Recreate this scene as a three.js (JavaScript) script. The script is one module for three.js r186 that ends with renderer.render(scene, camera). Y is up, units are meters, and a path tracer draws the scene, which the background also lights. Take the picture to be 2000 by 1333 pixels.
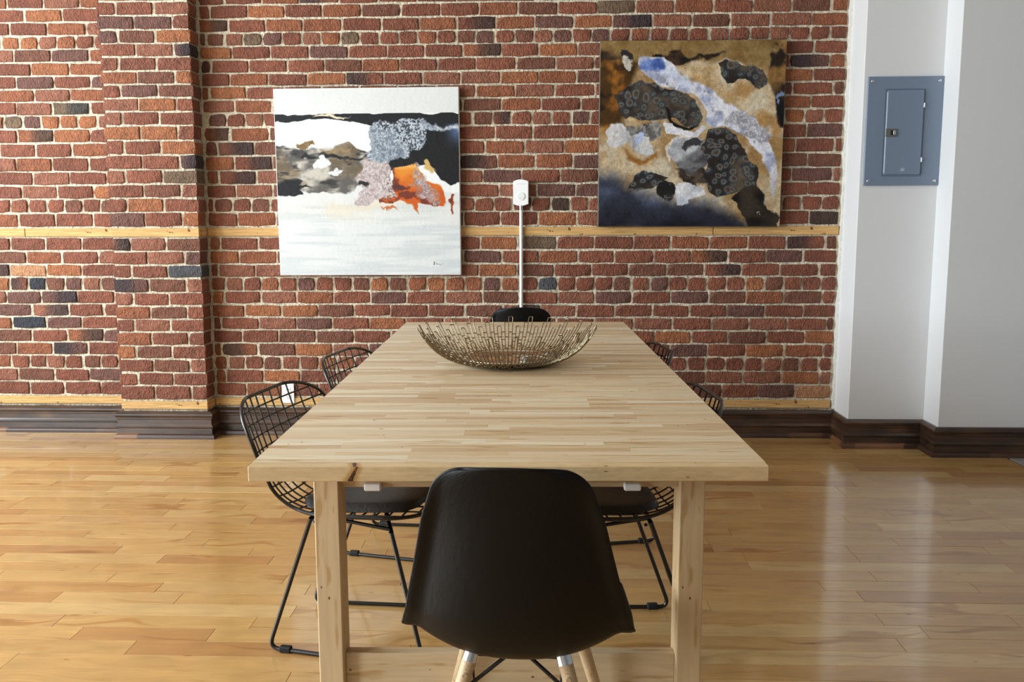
import * as THREE from 'three';
import { mergeGeometries, toCreasedNormals } from 'three/addons/utils/BufferGeometryUtils.js';
import { RoundedBoxGeometry } from 'three/addons/geometries/RoundedBoxGeometry.js';
import { RectAreaLightUniformsLib } from 'three/addons/lights/RectAreaLightUniformsLib.js';

// ───────────────────────── camera, daylight, exposure ─────────────────────────
const scene = new THREE.Scene();
const camera = new THREE.PerspectiveCamera(2 * Math.atan(666.5 / 1750) * 180 / Math.PI, 2000 / 1333, 0.05, 200);
camera.position.set(0.03715, 1.20885, 4.94641);
camera.rotation.order = 'YXZ';
camera.rotation.set(-0.13498, 0.03918, -0.00347);

const renderer = new THREE.WebGLRenderer({ antialias: true });
renderer.toneMapping = THREE.LinearToneMapping;
renderer.toneMappingExposure = 0.9;
renderer.shadowMap.enabled = true;

scene.background = new THREE.Color().setRGB(1.9, 2.05, 2.2);        // even overcast sky outside the windows

RectAreaLightUniformsLib.init();
const ROOM = { left: -5.0, right: 4.3, front: 9.2, ceil: 3.35 };
// tall loft windows in the left wall: [z centre, width]; sill 0.75, head 3.05
const WIN_L = [[1.65, 1.5], [3.7, 1.6], [6.3, 1.5]], WIN_Y = [0.7, 3.0];
const WIN_F = [];
function daylight(x, y, z, w, h, tx, ty, tz, power) {
  const l = new THREE.RectAreaLight(new THREE.Color().setRGB(0.83, 0.935, 1.0), power, w, h);
  l.position.set(x, y, z); l.lookAt(tx, ty, tz); l.name = 'window_daylight'; scene.add(l);
}
for (const [z, w] of WIN_L) daylight(ROOM.left + 0.02, 1.85, z, w - 0.1, 2.2, ROOM.left + 2, 1.85, z, 25);
for (const [x, w] of WIN_F) daylight(x, 1.85, ROOM.front - 0.02, w - 0.1, 2.2, x, 1.85, ROOM.front - 2, 6);

// ───────────────────────── helpers ─────────────────────────
function rng(seed) { let a = seed >>> 0; return () => { a = (a + 0x6D2B79F5) >>> 0; let t = a; t = Math.imul(t ^ (t >>> 15), t | 1); t ^= t + Math.imul(t ^ (t >>> 7), t | 61); return ((t ^ (t >>> 14)) >>> 0) / 4294967296; }; }
const hash = (x, y, s = 0) => { let h = Math.imul(x | 0, 374761393) ^ Math.imul(y | 0, 668265263) ^ Math.imul(s | 0, 2147483647 ^ 0x5bd1e995); h = Math.imul(h ^ (h >>> 13), 1274126177); return ((h ^ (h >>> 16)) >>> 0) / 4294967296; };
const smooth = (t) => t * t * (3 - 2 * t);
const sstep = (a, b, x) => { const t = Math.min(1, Math.max(0, (x - a) / (b - a))); return smooth(t); };
const lerp = (a, b, t) => a + (b - a) * t;
function vnoise(x, y, s = 0, px = 0, py = 0) {          // value noise, periodic when px, py are given
  const xi = Math.floor(x), yi = Math.floor(y), u = smooth(x - xi), v = smooth(y - yi);
  const m = (a, p) => (p ? ((a % p) + p) % p : a);
  const a = hash(m(xi, px), m(yi, py), s), b = hash(m(xi + 1, px), m(yi, py), s), c = hash(m(xi, px), m(yi + 1, py), s), d = hash(m(xi + 1, px), m(yi + 1, py), s);
  return lerp(lerp(a, b, u), lerp(c, d, u), v);
}
function fbm(x, y, s = 0, oct = 4, px = 0, py = 0) { let a = 0.5, r = 0, n = 0; for (let i = 0; i < oct; i++) { r += a * vnoise(x, y, s + i * 17, px, py); n += a; x *= 2; y *= 2; px *= 2; py *= 2; a *= 0.5; } return r / n; }
function tex(w, h, fn, { srgb = true, repeat = null } = {}) {
  const d = new Uint8Array(w * h * 4);
  for (let j = 0; j < h; j++) for (let i = 0; i < w; i++) {
    const c = fn((i + 0.5) / w, (j + 0.5) / h, i, j), k = (j * w + i) * 4;
    if (typeof c === 'number') d[k] = d[k + 1] = d[k + 2] = Math.max(0, Math.min(255, c)); else for (let q = 0; q < 3; q++) d[k + q] = Math.max(0, Math.min(255, c[q]));
    d[k + 3] = 255;
  }
  const t = new THREE.DataTexture(d, w, h, THREE.RGBAFormat);
  t.magFilter = THREE.LinearFilter; t.minFilter = THREE.LinearMipmapLinearFilter; t.generateMipmaps = true;
  t.wrapS = t.wrapT = THREE.RepeatWrapping; if (repeat) t.repeat.set(...repeat);
  if (srgb) t.colorSpace = THREE.SRGBColorSpace;
  t.needsUpdate = true; return t;
}
const rgb = (r, g, b) => new THREE.Color().setRGB(r / 255, g / 255, b / 255, THREE.SRGBColorSpace);
const std = (o) => new THREE.MeshStandardMaterial(o);
const phys = (o) => new THREE.MeshPhysicalMaterial(o);
const taken = {};
function numbered(n) { const k = taken[n] = (taken[n] || 0) + 1; return k === 1 ? n : `${n}_${String(k - 1).padStart(3, '0')}`; }
function part(name, g, m, parent) { const o = new THREE.Mesh(g, m); o.name = name; o.castShadow = o.receiveShadow = true; parent.add(o); return o; }
function top(o, name, label, category, { group, kind } = {}) { o.name = numbered(name); o.userData = { label, category }; if (group) o.userData.group = group; if (kind) o.userData.kind = kind; scene.add(o); return o; }
function thing(name, label, category, [x, y, z] = [0, 0, 0], turn = 0, extra = {}) { const o = new THREE.Group(); o.position.set(x, y, z); o.rotation.y = turn; return top(o, name, label, category, extra); }
function solid(name, g, m, label, category, extra = {}) { const o = new THREE.Mesh(g, m); o.castShadow = o.receiveShadow = true; return top(o, name, label, category, extra); }
const V = (x, y, z) => new THREE.Vector3(x, y, z);
function tube(pts, r, segs = 16, radial = 6, closed = false, tension = 0.5) { return new THREE.TubeGeometry(new THREE.CatmullRomCurve3(pts.map((p) => (p.isVector3 ? p : V(...p))), closed, 'catmullrom', tension), segs, r, radial, closed); }
function rod(a, b, r, radial = 8) { return new THREE.TubeGeometry(new THREE.LineCurve3(V(...a), V(...b)), 1, r, radial, false); }
function rodCapped(a, b, r0, r1 = r0, radial = 12) {
  const A = V(...a), B = V(...b), d = B.clone().sub(A), g = new THREE.CylinderGeometry(r1, r0, d.length(), radial);
  g.applyQuaternion(new THREE.Quaternion().setFromUnitVectors(V(0, 1, 0), d.clone().normalize())); const m = A.add(B).multiplyScalar(0.5); g.translate(m.x, m.y, m.z); return g;
}
function bent(pts, bend, r, radial = 8) {               // polyline with rounded corners swept by a circle
  const P = pts.map((p) => V(...p)), path = new THREE.CurvePath(); let prev = P[0];
  for (let i = 1; i < P.length - 1; i++) {
    const a = P[i].clone().add(P[i - 1].clone().sub(P[i]).setLength(bend)), b = P[i].clone().add(P[i + 1].clone().sub(P[i]).setLength(bend));
    path.add(new THREE.LineCurve3(prev, a)); path.add(new THREE.QuadraticBezierCurve3(a, P[i], b)); prev = b;
  }
  path.add(new THREE.LineCurve3(prev, P[P.length - 1]));
  const out = []; for (const c of path.curves) { const n = c.isLineCurve3 ? 1 : 6; for (let k = 0; k < n; k++) out.push(c.getPoint(k / n)); } out.push(P[P.length - 1]);
  return sweepPolyline(out, r, radial);
}
function sweepPolyline(pts, r, radial = 6) {            // straight pieces between the given points, parallel-transported ring
  const pos = [], idx = [], nor = []; let n = null;
  for (let i = 0; i < pts.length; i++) {
    const t = (i ? pts[i].clone().sub(pts[i - 1]).normalize() : V(0, 0, 0)).add(i < pts.length - 1 ? pts[i + 1].clone().sub(pts[i]).normalize() : V(0, 0, 0)).normalize();
    if (!n) n = Math.abs(t.y) < 0.9 ? V(0, 1, 0) : V(1, 0, 0);
    n = n.clone().addScaledVector(t, -n.dot(t)).normalize(); const b = t.clone().cross(n);
    for (let k = 0; k < radial; k++) { const a = k / radial * 2 * Math.PI, d = n.clone().multiplyScalar(Math.cos(a)).addScaledVector(b, Math.sin(a)); pos.push(pts[i].x + d.x * r, pts[i].y + d.y * r, pts[i].z + d.z * r); nor.push(d.x, d.y, d.z); }
    if (i) for (let k = 0; k < radial; k++) { const a = (i - 1) * radial + k, c = (i - 1) * radial + (k + 1) % radial; idx.push(a, c, a + radial, c, c + radial, a + radial); }
  }
  const cap = (i, flip) => { for (let k = 1; k < radial - 1; k++) idx.push(i * radial, i * radial + (flip ? k + 1 : k), i * radial + (flip ? k : k + 1)); };
  cap(0, false); cap(pts.length - 1, true);
  const g = new THREE.BufferGeometry(); g.setAttribute('position', new THREE.Float32BufferAttribute(pos, 3)); g.setAttribute('normal', new THREE.Float32BufferAttribute(nor, 3));
  g.setAttribute('uv', new THREE.Float32BufferAttribute(new Float32Array(pos.length / 3 * 2), 2)); g.setIndex(idx); return g;
}
function box(w, h, d, x = 0, y = 0, z = 0) { const g = new THREE.BoxGeometry(w, h, d); metreUV(g); g.translate(x, y, z); return g; }
function rbox(w, h, d, r, x = 0, y = 0, z = 0, seg = 2) { const g = new RoundedBoxGeometry(w, h, d, seg, r); metreUV(g); g.translate(x, y, z); return g; }
function metreUV(g, ou = 0, ov = 0) {                   // uv in metres, by the way each face points
  const p = g.attributes.position, n = g.attributes.normal, uv = new Float32Array(p.count * 2);
  for (let i = 0; i < p.count; i++) {
    const ax = Math.abs(n.getX(i)), ay = Math.abs(n.getY(i)), az = Math.abs(n.getZ(i)), x = p.getX(i), y = p.getY(i), z = p.getZ(i);
    const [u, v] = ay >= ax && ay >= az ? [x, z] : az >= ax ? [x, y] : [z, y];
    uv[2 * i] = u + ou; uv[2 * i + 1] = v + ov;
  }
  g.setAttribute('uv', new THREE.BufferAttribute(uv, 2)); return g;
}
function grid(nu, nv, fn, flip = false) {               // fn(u, v) -> [x, y, z], u, v in 0..1
  const pos = [], uv = [], idx = [];
  for (let j = 0; j <= nv; j++) for (let i = 0; i <= nu; i++) { pos.push(...fn(i / nu, j / nv)); uv.push(i / nu, j / nv); }
  for (let j = 0; j < nv; j++) for (let i = 0; i < nu; i++) { const a = j * (nu + 1) + i, b = a + 1, c = a + nu + 1, d = c + 1; if (flip) idx.push(a, c, b, b, c, d); else idx.push(a, b, c, b, d, c); }
  const g = new THREE.BufferGeometry(); g.setAttribute('position', new THREE.Float32BufferAttribute(pos, 3)); g.setAttribute('uv', new THREE.Float32BufferAttribute(uv, 2)); g.setIndex(idx); g.computeVertexNormals(); return g;
}
const merge = (list) => mergeGeometries(list.map((g) => (g.index ? g.toNonIndexed() : g)));

// ───────────────────────── surfaces ─────────────────────────
const brickMap = tex(512, 512, (u, v) => {
  const big = fbm(u * 8, v * 8, 3, 4, 8, 8), fine = fbm(u * 90, v * 90, 9, 2, 90, 90), streak = fbm(u * 70, v * 18, 31, 2, 70, 18);
  const k = 0.80 + 0.22 * (big - 0.5) + 0.26 * (fine - 0.5) + 0.16 * (streak - 0.5), pale = sstep(0.70, 0.8, fbm(u * 40, v * 40, 77, 3, 40, 40)) * 0.16;
  return [255 * Math.min(1, k + pale), 255 * Math.min(1, k * 0.985 + pale * 1.2), 255 * Math.min(1, k * 0.97 + pale * 1.3)];
}, { repeat: [2.6, 2.6] });
const brickBump = tex(512, 512, (u, v) => 255 * (0.5 * fbm(u * 64, v * 44, 5, 3, 64, 44) + 0.5 * fbm(u * 22, v * 22, 15, 3, 22, 22)), { srgb: false, repeat: [2.6, 2.6] });
const brickTone = {
  red: rgb(149, 88, 65), brick: rgb(137, 80, 59), rose: rgb(157, 100, 77), brown: rgb(128, 80, 61), rust: rgb(158, 95, 63), orange: rgb(173, 108, 69), plum: rgb(119, 79, 69), umber: rgb(122, 98, 76), slate: rgb(84, 83, 88), charcoal: rgb(50, 53, 63), tan: rgb(196, 142, 103), soot: rgb(80, 58, 48),
};
const brickMat = {}; for (const k in brickTone) brickMat[k] = std({ color: brickTone[k], map: brickMap, bumpMap: brickBump, bumpScale: 0.009, roughness: 0.86, vertexColors: true });
const brickMassMat = std({ color: 0xffffff, map: brickMap, bumpMap: brickBump, bumpScale: 0.009, roughness: 0.86, vertexColors: true });
const mortarMat = std({
  color: rgb(226, 216, 195), roughness: 0.95,
  map: tex(512, 512, (u, v) => { const k = 0.84 + 0.3 * (fbm(u * 60, v * 60, 2, 3, 60, 60) - 0.5) + 0.16 * (fbm(u * 7, v * 7, 8, 3, 7, 7) - 0.5); return [255 * k, 252 * k, 246 * k]; }, { repeat: [1.6, 1.6] }),
  bumpMap: tex(512, 512, (u, v) => 255 * fbm(u * 50, v * 50, 41, 4, 50, 50), { srgb: false, repeat: [1.6, 1.6] }), bumpScale: 0.008,
});
const nailerMat = std({
  color: rgb(236, 190, 126), roughness: 0.8,
  map: tex(1024, 128, (u, v) => { const g = fbm(u * 12, v * 40, 4, 4, 12, 40), k = 0.82 + 0.3 * (g - 0.5), knot = sstep(0.76, 0.84, fbm(u * 60, v * 10, 19, 3, 60, 10)); return [255 * k * (1 - 0.45 * knot), 250 * k * (1 - 0.55 * knot), 238 * k * (1 - 0.65 * knot)]; }, { repeat: [0.7, 6] }),
  bumpMap: tex(512, 128, (u, v) => 255 * fbm(u * 40, v * 60, 14, 3, 40, 60), { srgb: false, repeat: [0.7, 6] }), bumpScale: 0.003,
});
const paintBump = tex(512, 512, (u, v) => 255 * fbm(u * 90, v * 90, 61, 3, 90, 90), { srgb: false, repeat: [0.8, 0.8] });
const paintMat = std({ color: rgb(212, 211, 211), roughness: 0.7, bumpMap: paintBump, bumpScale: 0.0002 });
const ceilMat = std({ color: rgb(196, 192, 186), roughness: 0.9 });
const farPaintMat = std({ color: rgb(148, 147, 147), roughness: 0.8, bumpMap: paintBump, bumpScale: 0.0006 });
const darkWoodMap = tex(1024, 256, (u, v) => {
  const g = fbm(u * 6, v * 60, 7, 4, 6, 60), p = fbm(u * 14, v * 6, 23, 3, 14, 6), k = 0.62 + 0.55 * (g - 0.5) + 0.5 * (p - 0.5);
  return [255 * k, 250 * k, 245 * k];
}, { repeat: [0.6, 4] });
const darkWood = phys({ color: rgb(98, 68, 48), map: darkWoodMap, roughness: 0.38, clearcoat: 0.35, clearcoatRoughness: 0.25 });
const shoeWood = phys({
  color: 0xffffff, roughness: 0.4,
  map: tex(1024, 64, (u, v) => { const s = hash(Math.floor(u * 22 + 0.35 * Math.sin(u * 60)), 3, 5), g = fbm(u * 14, v * 30, 9, 3, 14, 30), worn = s > 0.72 ? 1 : s > 0.5 ? 0.45 : 0.08; const k = 0.8 + 0.5 * (g - 0.5); return [lerp(70, 142, worn) * k, lerp(46, 96, worn) * k, lerp(35, 62, worn) * k]; }, { repeat: [0.38, 4] }),
});
// maple strip floor: one grain sheet 2 m by 1 m, each board takes its own window of it
const mapleMap = tex(2048, 1024, (u, v) => {
  const wob = fbm(u * 7, v * 7, 3, 3, 7, 7), g = fbm(u * 10, v * 110 + wob * 14, 11, 4, 10, 0), bandN = fbm(u * 5 + 0.3, v * 26 + wob * 5, 47, 3, 5, 0);
  const dark = sstep(0.64, 0.80, bandN), mott = fbm(u * 26, v * 20, 71, 3, 26, 20), knot = sstep(0.9, 0.94, fbm(u * 30, v * 60, 83, 2, 30, 60));
  let k = 0.92 + 0.13 * (g - 0.5) + 0.09 * (mott - 0.5);
  return [255 * k * (1 - 0.13 * dark) * (1 - 0.3 * knot), 252 * k * (1 - 0.2 * dark) * (1 - 0.42 * knot), 246 * k * (1 - 0.3 * dark) * (1 - 0.5 * knot)];
}, { repeat: [0.5, 1] });
const mapleBump = tex(512, 512, (u, v) => 255 * fbm(u * 8, v * 14, 29, 3, 8, 14), { srgb: false, repeat: [1.4, 1.4] });
const mapleTones = [[203, 161, 101], [208, 168, 109], [199, 155, 95], [214, 178, 121], [195, 149, 90], [206, 164, 103], [200, 157, 102], [188, 140, 85]];
const mapleMats = mapleTones.map((c) => phys({ color: rgb(...c), map: mapleMap, roughness: 0.28, clearcoat: 0.7, clearcoatRoughness: 0.1, bumpMap: mapleBump, bumpScale: 0.0007, specularIntensity: 1.0, ior: 1.5 }));
// birch of the table
const birchMap = tex(1024, 1024, (u, v) => {
  const wob = fbm(u * 5, v * 5, 3, 3, 5, 5), g = fbm(u * 8, v * 150 + wob * 8, 13, 3, 8, 0), fl = sstep(0.66, 0.8, fbm(u * 10, v * 70, 57, 3, 10, 70)), knot = sstep(0.9, 0.94, fbm(u * 40, v * 62, 91, 2, 40, 62));
  const k = 0.92 + 0.11 * (g - 0.5);
  return [255 * k * (1 - 0.09 * fl) * (1 - 0.45 * knot), 253 * k * (1 - 0.15 * fl) * (1 - 0.58 * knot), 248 * k * (1 - 0.24 * fl) * (1 - 0.66 * knot)];
});
const birchTones = [[228, 207, 174], [224, 200, 164], [235, 217, 187], [215, 188, 150], [230, 209, 177], [222, 196, 158], [210, 181, 144], [239, 224, 197]];
const birchMats = birchTones.map((c) => phys({ color: rgb(...c), map: birchMap, roughness: 0.42, specularIntensity: 0.8 }));
const blackPlastic = phys({ color: rgb(9, 10, 11), roughness: 0.42, specularIntensity: 0.45, bumpMap: paintBump, bumpScale: 0.0003 });
const blackWire = phys({ color: rgb(7, 7, 8), roughness: 0.3, clearcoat: 0.2, clearcoatRoughness: 0.2 });
const blackVinyl = phys({ color: rgb(12, 12, 13), roughness: 0.4, bumpMap: paintBump, bumpScale: 0.0006 });
const rubberMat = std({ color: rgb(12, 12, 13), roughness: 0.7 });
const steelMat = phys({ color: rgb(214, 216, 220), metalness: 1, roughness: 0.22 });
const whitePlastic = phys({ color: rgb(240, 240, 240), roughness: 0.35 });

// ───────────────────────── brick walls ─────────────────────────
// bed joints read off the wall, bottom to top; a nailer board fills the two thin courses
const low = [0.215, 0.295, 0.370, 0.447, 0.522, 0.597, 0.669, 0.742, 0.816, 0.894, 0.967, 1.042, 1.118];
const high = [1.172, 1.253, 1.330, 1.405, 1.481, 1.560, 1.638, 1.715, 1.788, 1.860, 1.930, 2.000, 2.071, 2.142, 2.212, 2.284, 2.356];
while (high[high.length - 1] < ROOM.ceil) high.push(high[high.length - 1] + 0.0715);
const rows = [];
for (const list of [low, high]) for (let i = 0; i + 1 < list.length; i++) rows.push([list[i], Math.min(list[i + 1], ROOM.ceil)]);
rows.unshift([0.085, 0.157], [0.012, 0.085]);
const headerTop = [0.447, 0.894, 1.330, 1.788, 2.212, 2.642];
const isHeader = ([a, b]) => headerTop.some((h) => Math.abs(h - b) < 0.012);
const JOINT = 0.0095, BL = 0.1985, BH = 0.0635;
function brickGeometry(L, H, D, seed, burnt = 0) {      // rough front face, chamfered arrises, sides running back by D
  const r = rng(seed), nx = 4, ny = 2, P = [], ring = [], outer = [], back = [];
  const bev = 0.004;
  for (let j = 0; j <= ny; j++) for (let i = 0; i <= nx; i++) {
    const ex = i === 0 || i === nx, ey = j === 0 || j === ny, corner = ex && ey;
    const jx = (r() - 0.5) * (ex ? 0.005 : 0.006), jy = (r() - 0.5) * (ey ? 0.0045 : 0.004), z = (r() - 0.5) * 0.004 - (corner ? 0.002 : 0);
    P.push([(i / nx - 0.5) * (L - 2 * bev) + jx - (corner ? Math.sign(i - 1) * 0.003 * r() : 0), (j / ny - 0.5) * (H - 2 * bev) + jy - (corner ? Math.sign(j - 0.5) * 0.003 * r() : 0), z]);
  }
  const id = (i, j) => j * (nx + 1) + i, loop = [];
  for (let i = 0; i < nx; i++) loop.push(id(i, 0)); for (let j = 0; j < ny; j++) loop.push(id(nx, j)); for (let i = nx; i > 0; i--) loop.push(id(i, ny)); for (let j = ny; j > 0; j--) loop.push(id(0, j));
  for (const k of loop) { const [x, y, z] = P[k], sx = x / (L / 2), sy = y / (H / 2); const ox = Math.abs(sx) > 0.9 ? Math.sign(x) * bev : 0, oy = Math.abs(sy) > 0.7 ? Math.sign(y) * bev : 0; outer.push([x + ox * (0.7 + 0.6 * r()), y + oy * (0.7 + 0.6 * r()), z - 0.004]); }
  for (const o of outer) back.push([o[0], o[1], -D]);
  const pos = [], col = []; const tri = (a, b, c) => { for (const p of [a, b, c]) { pos.push(...p); const t = burnt ? sstep(0.06, -0.02, p[0] * burnt) : 0; col.push(lerp(1, 0.30, t), lerp(1, 0.42, t), lerp(1, 0.62, t)); } };
  for (let j = 0; j < ny; j++) for (let i = 0; i < nx; i++) { const a = P[id(i, j)], b = P[id(i + 1, j)], c = P[id(i, j + 1)], d = P[id(i + 1, j + 1)]; tri(a, b, d); tri(a, d, c); }
  const n = loop.length;
  for (let k = 0; k < n; k++) { const m = (k + 1) % n, a = P[loop[k]], b = P[loop[m]]; tri(outer[k], outer[m], b); tri(outer[k], b, a); tri(back[k], back[m], outer[m]); tri(back[k], outer[m], outer[k]); }
  let g = new THREE.BufferGeometry(); g.setAttribute('position', new THREE.Float32BufferAttribute(pos, 3)); g.setAttribute('color', new THREE.Float32BufferAttribute(col, 3));
  g.computeVertexNormals(); metreUV(g, r() * 3, r() * 3); g = toCreasedNormals(g, 0.6); return g;
}
const variants = {};
function brickVariant(kind, D, v, burnt) {
  const key = `${kind}|${D}|${v}|${burnt}`;
  const L = kind === 's' ? BL : kind === 'h' ? 0.092 : 0.05;
  return variants[key] ||= { g: brickGeometry(L, BH, D, 7919 * (v + 1) + (kind === 's' ? 1 : kind === 'h' ? 500 : 900) + Math.round(D * 1000) * 13 + burnt * 71, burnt), L };
}
const TONES = ['red', 'red', 'red', 'red', 'brick', 'brick', 'brick', 'brick', 'brown', 'brown', 'rose', 'rose', 'rust', 'rust', 'plum', 'orange'];
// visible: fn(x, y) -> true when that brick is seen in the photograph and earns a mesh of its own
function brickWall(wallObj, x0, x1, zFace, seed, { marks = [], visible = () => true, limit = 300, cornerRight = 0, cornerLeft = 0, pier = false, shift = 0 }) {
  const r = rng(seed), list = [];
  rows.forEach(([ya, yb], k) => {
    const head = isHeader([ya, yb]) && !pier, pitch = head ? 0.1035 : 0.208; let spans = [];
    if (pier) { const w = x1 - x0, c = k % 2 ? [0, 0.105, 0.105 + 0.2, w] : [0, 0.197, 0.197 + 0.205, w]; for (let i = 0; i < 3; i++) spans.push([x0 + c[i] - (i ? 0 : JOINT / 2), x0 + c[i + 1] + (i < 2 ? 0 : JOINT / 2)]); }
    else {
      let x = x0 - pitch * ((k * 0.5 + shift + (r() - 0.5) * 0.16) % 1 + (head ? 0 : 0)) ;
      while (x < x1) { const e = x + pitch * (1 + (r() - 0.5) * 0.07); spans.push([x, e]); x = e; }
      spans = spans.map(([a, b]) => [Math.max(a, x0), Math.min(b, x1)]).filter(([a, b]) => b - a > 0.035);
    }
    for (const [a, b] of spans) {
      const L = b - a - JOINT * (0.75 + 0.5 * r()), H = yb - ya - JOINT * (0.85 + 0.3 * r()); if (L < 0.02 || H < 0.02) continue;
      list.push({ x: (a + b) / 2 + (r() - 0.5) * 0.003, a, b, y: (ya + yb) / 2 + (r() - 0.5) * 0.003, L, H, tone: TONES[Math.floor(r() * TONES.length)], burnt: r() < 0.035 ? (r() < 0.5 ? 1 : -1) : 0, v: Math.floor(r() * 8), dz: (r() - 0.5) * 0.005, rot: (r() - 0.5) * 0.012, D: (cornerRight && b > x1 - 0.001) ? cornerRight : (cornerLeft && a < x0 + 0.001) ? cornerLeft : 0.014 });
    }
  });
  for (const [mx, my, tone, burnt = 0] of marks) { let best = null, bd = 1e9; for (const b of list) { const d = Math.hypot(b.x - mx, (b.y - my) * 2.5); if (d < bd) { bd = d; best = b; } } best.tone = tone; best.burnt = burnt; }
  const seenL = list.filter((b) => visible(b.x, b.y)).map((b) => b.L).sort((p, q) => q - p), minL = seenL.length > limit ? seenL[limit] : 0, mass = []; let n = 0;
  for (const b of list) {
    const kind = b.L > 0.145 ? 's' : b.L > 0.07 ? 'h' : 'q', { g, L } = brickVariant(kind, b.D, b.v, b.burnt), m = new THREE.Matrix4().compose(V(b.x, b.y, zFace + b.dz), new THREE.Quaternion().setFromAxisAngle(V(0, 0, 1), b.rot), V(b.L / L, b.H / BH, 1));
    if (visible(b.x, b.y) && b.L > minL && n < limit) { const o = part('brick', g, brickMat[b.tone], wallObj); m.decompose(o.position, o.quaternion, o.scale); n++; }
    else { const c = g.clone().applyMatrix4(m), col = c.attributes.color, t = brickTone[b.tone]; for (let i = 0; i < col.count; i++) col.setXYZ(i, col.getX(i) * t.r, col.getY(i) * t.g, col.getZ(i) * t.b); mass.push(c); }
  }
  if (mass.length) { const o = part('brickwork', mergeGeometries(mass), brickMassMat, wallObj); o.userData.kind = 'stuff'; }
  console.log(wallObj.name, list.length, 'bricks', n, 'single');
}
function nailers(wallObj, segs, zFace) { for (const [a, b, y0, y1] of segs) part('nailer_board', rbox(b - a - 0.003, y1 - y0, 0.03, 0.003, (a + b) / 2, (y0 + y1) / 2, zFace - 0.012), nailerMat, wallObj); }
const S = { kind: 'structure' };
const PX0 = -2.345, PX1 = -1.848, PZ = 0.11, BAYZ = -0.03, STEP1 = 1.635, STEP2 = 2.03, Z1 = 0.22, Z2 = 0.396;

const wallBack = solid('wall_back', box(STEP1 - PX1 + 0.04, ROOM.ceil, 0.2, (STEP1 + PX1) / 2, ROOM.ceil / 2, -0.108), mortarMat, 'long exposed red brick wall with two abstract paintings hung on it', 'wall', S);
brickWall(wallBack, PX1 + 0.004, 1.615, 0, 11, {
  shift: 0.2,
  visible: (x, y) => y > 0.16 && y < 2.42 && !(x > -1.36 && x < -0.5 && y > 0.98 && y < 1.86) && !(x > 0.38 && x < 1.22 && y > 1.24 && y < 2.08) && !(x > -0.62 && x < 0.42 && y < 0.66) && !(y < 0.47 && x > -1.2 + (0.47 - y) * -0.9 && x < 0.8),
  marks: [[0, 0.86, 'slate'], [-1.67, 1.57, 'brown', -1], [-0.35, 1.52, 'brown', 1], [0.06, 1.3, 'soot'], [1.52, 1.2, 'soot'], [0.04, 1.08, 'umber'], [-1.68, 1.89, 'umber'], [-1.56, 2.18, 'umber'], [-1.07, 2.18, 'umber'], [0.38, 2.32, 'umber'], [0.38, 0.78, 'plum'], [0.03, 2.26, 'plum'], [-1.2, 2.11, 'plum'], [1.03, 0.73, 'plum'], [1.43, 0.24, 'brown'], [-1.36, 0.71, 'orange'], [1.32, 0.49, 'orange'], [0.2, 2.24, 'orange'], [-1.6, 1.89, 'orange'], [-1.82, 0.35, 'orange'], [-1.36, 2.23, 'rust'], [-1.47, 2.33, 'orange'], [0.01, 1.75, 'rose'], [0.09, 2.1, 'orange'], [1.5, 0.25, 'tan']],
});
nailers(wallBack, [[PX1, -1.0, 1.121, 1.168], [-1.0, 0.94, 1.121, 1.168], [0.94, 1.615, 1.121, 1.168], [PX1, -0.7, 0.164, 0.208], [-0.7, 0.85, 0.164, 0.208], [0.85, 1.61, 0.164, 0.208]], 0.002);

const wallBay = solid('wall_back_left', box(PX0 - ROOM.left, ROOM.ceil, 0.2, (PX0 + ROOM.left) / 2, ROOM.ceil / 2, BAYZ - 0.108), mortarMat, 'red brick bay set back beside the brick pilaster, at the photo edge', 'wall', S);
brickWall(wallBay, ROOM.left + 0.01, PX0, BAYZ, 23, {
  visible: (x, y) => x > -3.05 && y > 0.16 && y < 2.42,
  marks: [[-2.85, 0.85, 'charcoal'], [-2.73, 0.78, 'plum', -1], [-2.97, 0.64, 'charcoal'], [-2.81, 0.92, 'tan'], [-2.88, 1.74, 'umber'], [-2.54, 1.82, 'umber', -1], [-2.68, 2.32, 'orange'], [-2.6, 2.04, 'orange'], [-2.68, 1.75, 'orange'], [-2.59, 1.75, 'orange'], [-2.49, 1.73, 'orange']],
});
nailers(wallBay, [[ROOM.left + 0.02, -2.9, 1.121, 1.168], [-2.9, PX0, 1.121, 1.168], [ROOM.left + 0.02, PX0, 0.164, 0.208]], BAYZ + 0.002);

const pier = solid('wall_pilaster', box(PX1 - PX0 - 0.024, ROOM.ceil, PZ + 0.08, (PX0 + PX1) / 2, ROOM.ceil / 2, (PZ - 0.08) / 2 - 0.008), mortarMat, 'red brick pilaster standing proud of the brick wall', 'wall', S);
brickWall(pier, PX0, PX1, PZ, 37, {
  pier: true, cornerRight: 0.105, cornerLeft: 0.105, visible: (x, y) => y > 0.16 && y < 2.42,
  marks: [[-1.95, 2.1, 'plum', -1], [-2.24, 0.85, 'plum', 1], [-1.9, 0.95, 'slate'], [-1.94, 1.5, 'plum', -1], [-2.22, 1.06, 'brown', -1], [-1.96, 1.43, 'umber'], [-2.04, 1.81, 'orange'], [-2.26, 1.66, 'orange'], [-2.05, 1.67, 'orange'], [-1.95, 1.57, 'orange']],
});
nailers(pier, [[PX0 + 0.004, PX1 - 0.002, 1.121, 1.168], [PX0 + 0.004, PX1 - 0.002, 0.164, 0.208]], PZ + 0.002);
for (const [y0, y1] of [[1.121, 1.168], [0.164, 0.208]]) part('nailer_board', box(0.02, y1 - y0, 0.08, PX1 - 0.011, (y0 + y1) / 2, PZ - 0.07), nailerMat, pier);

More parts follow.
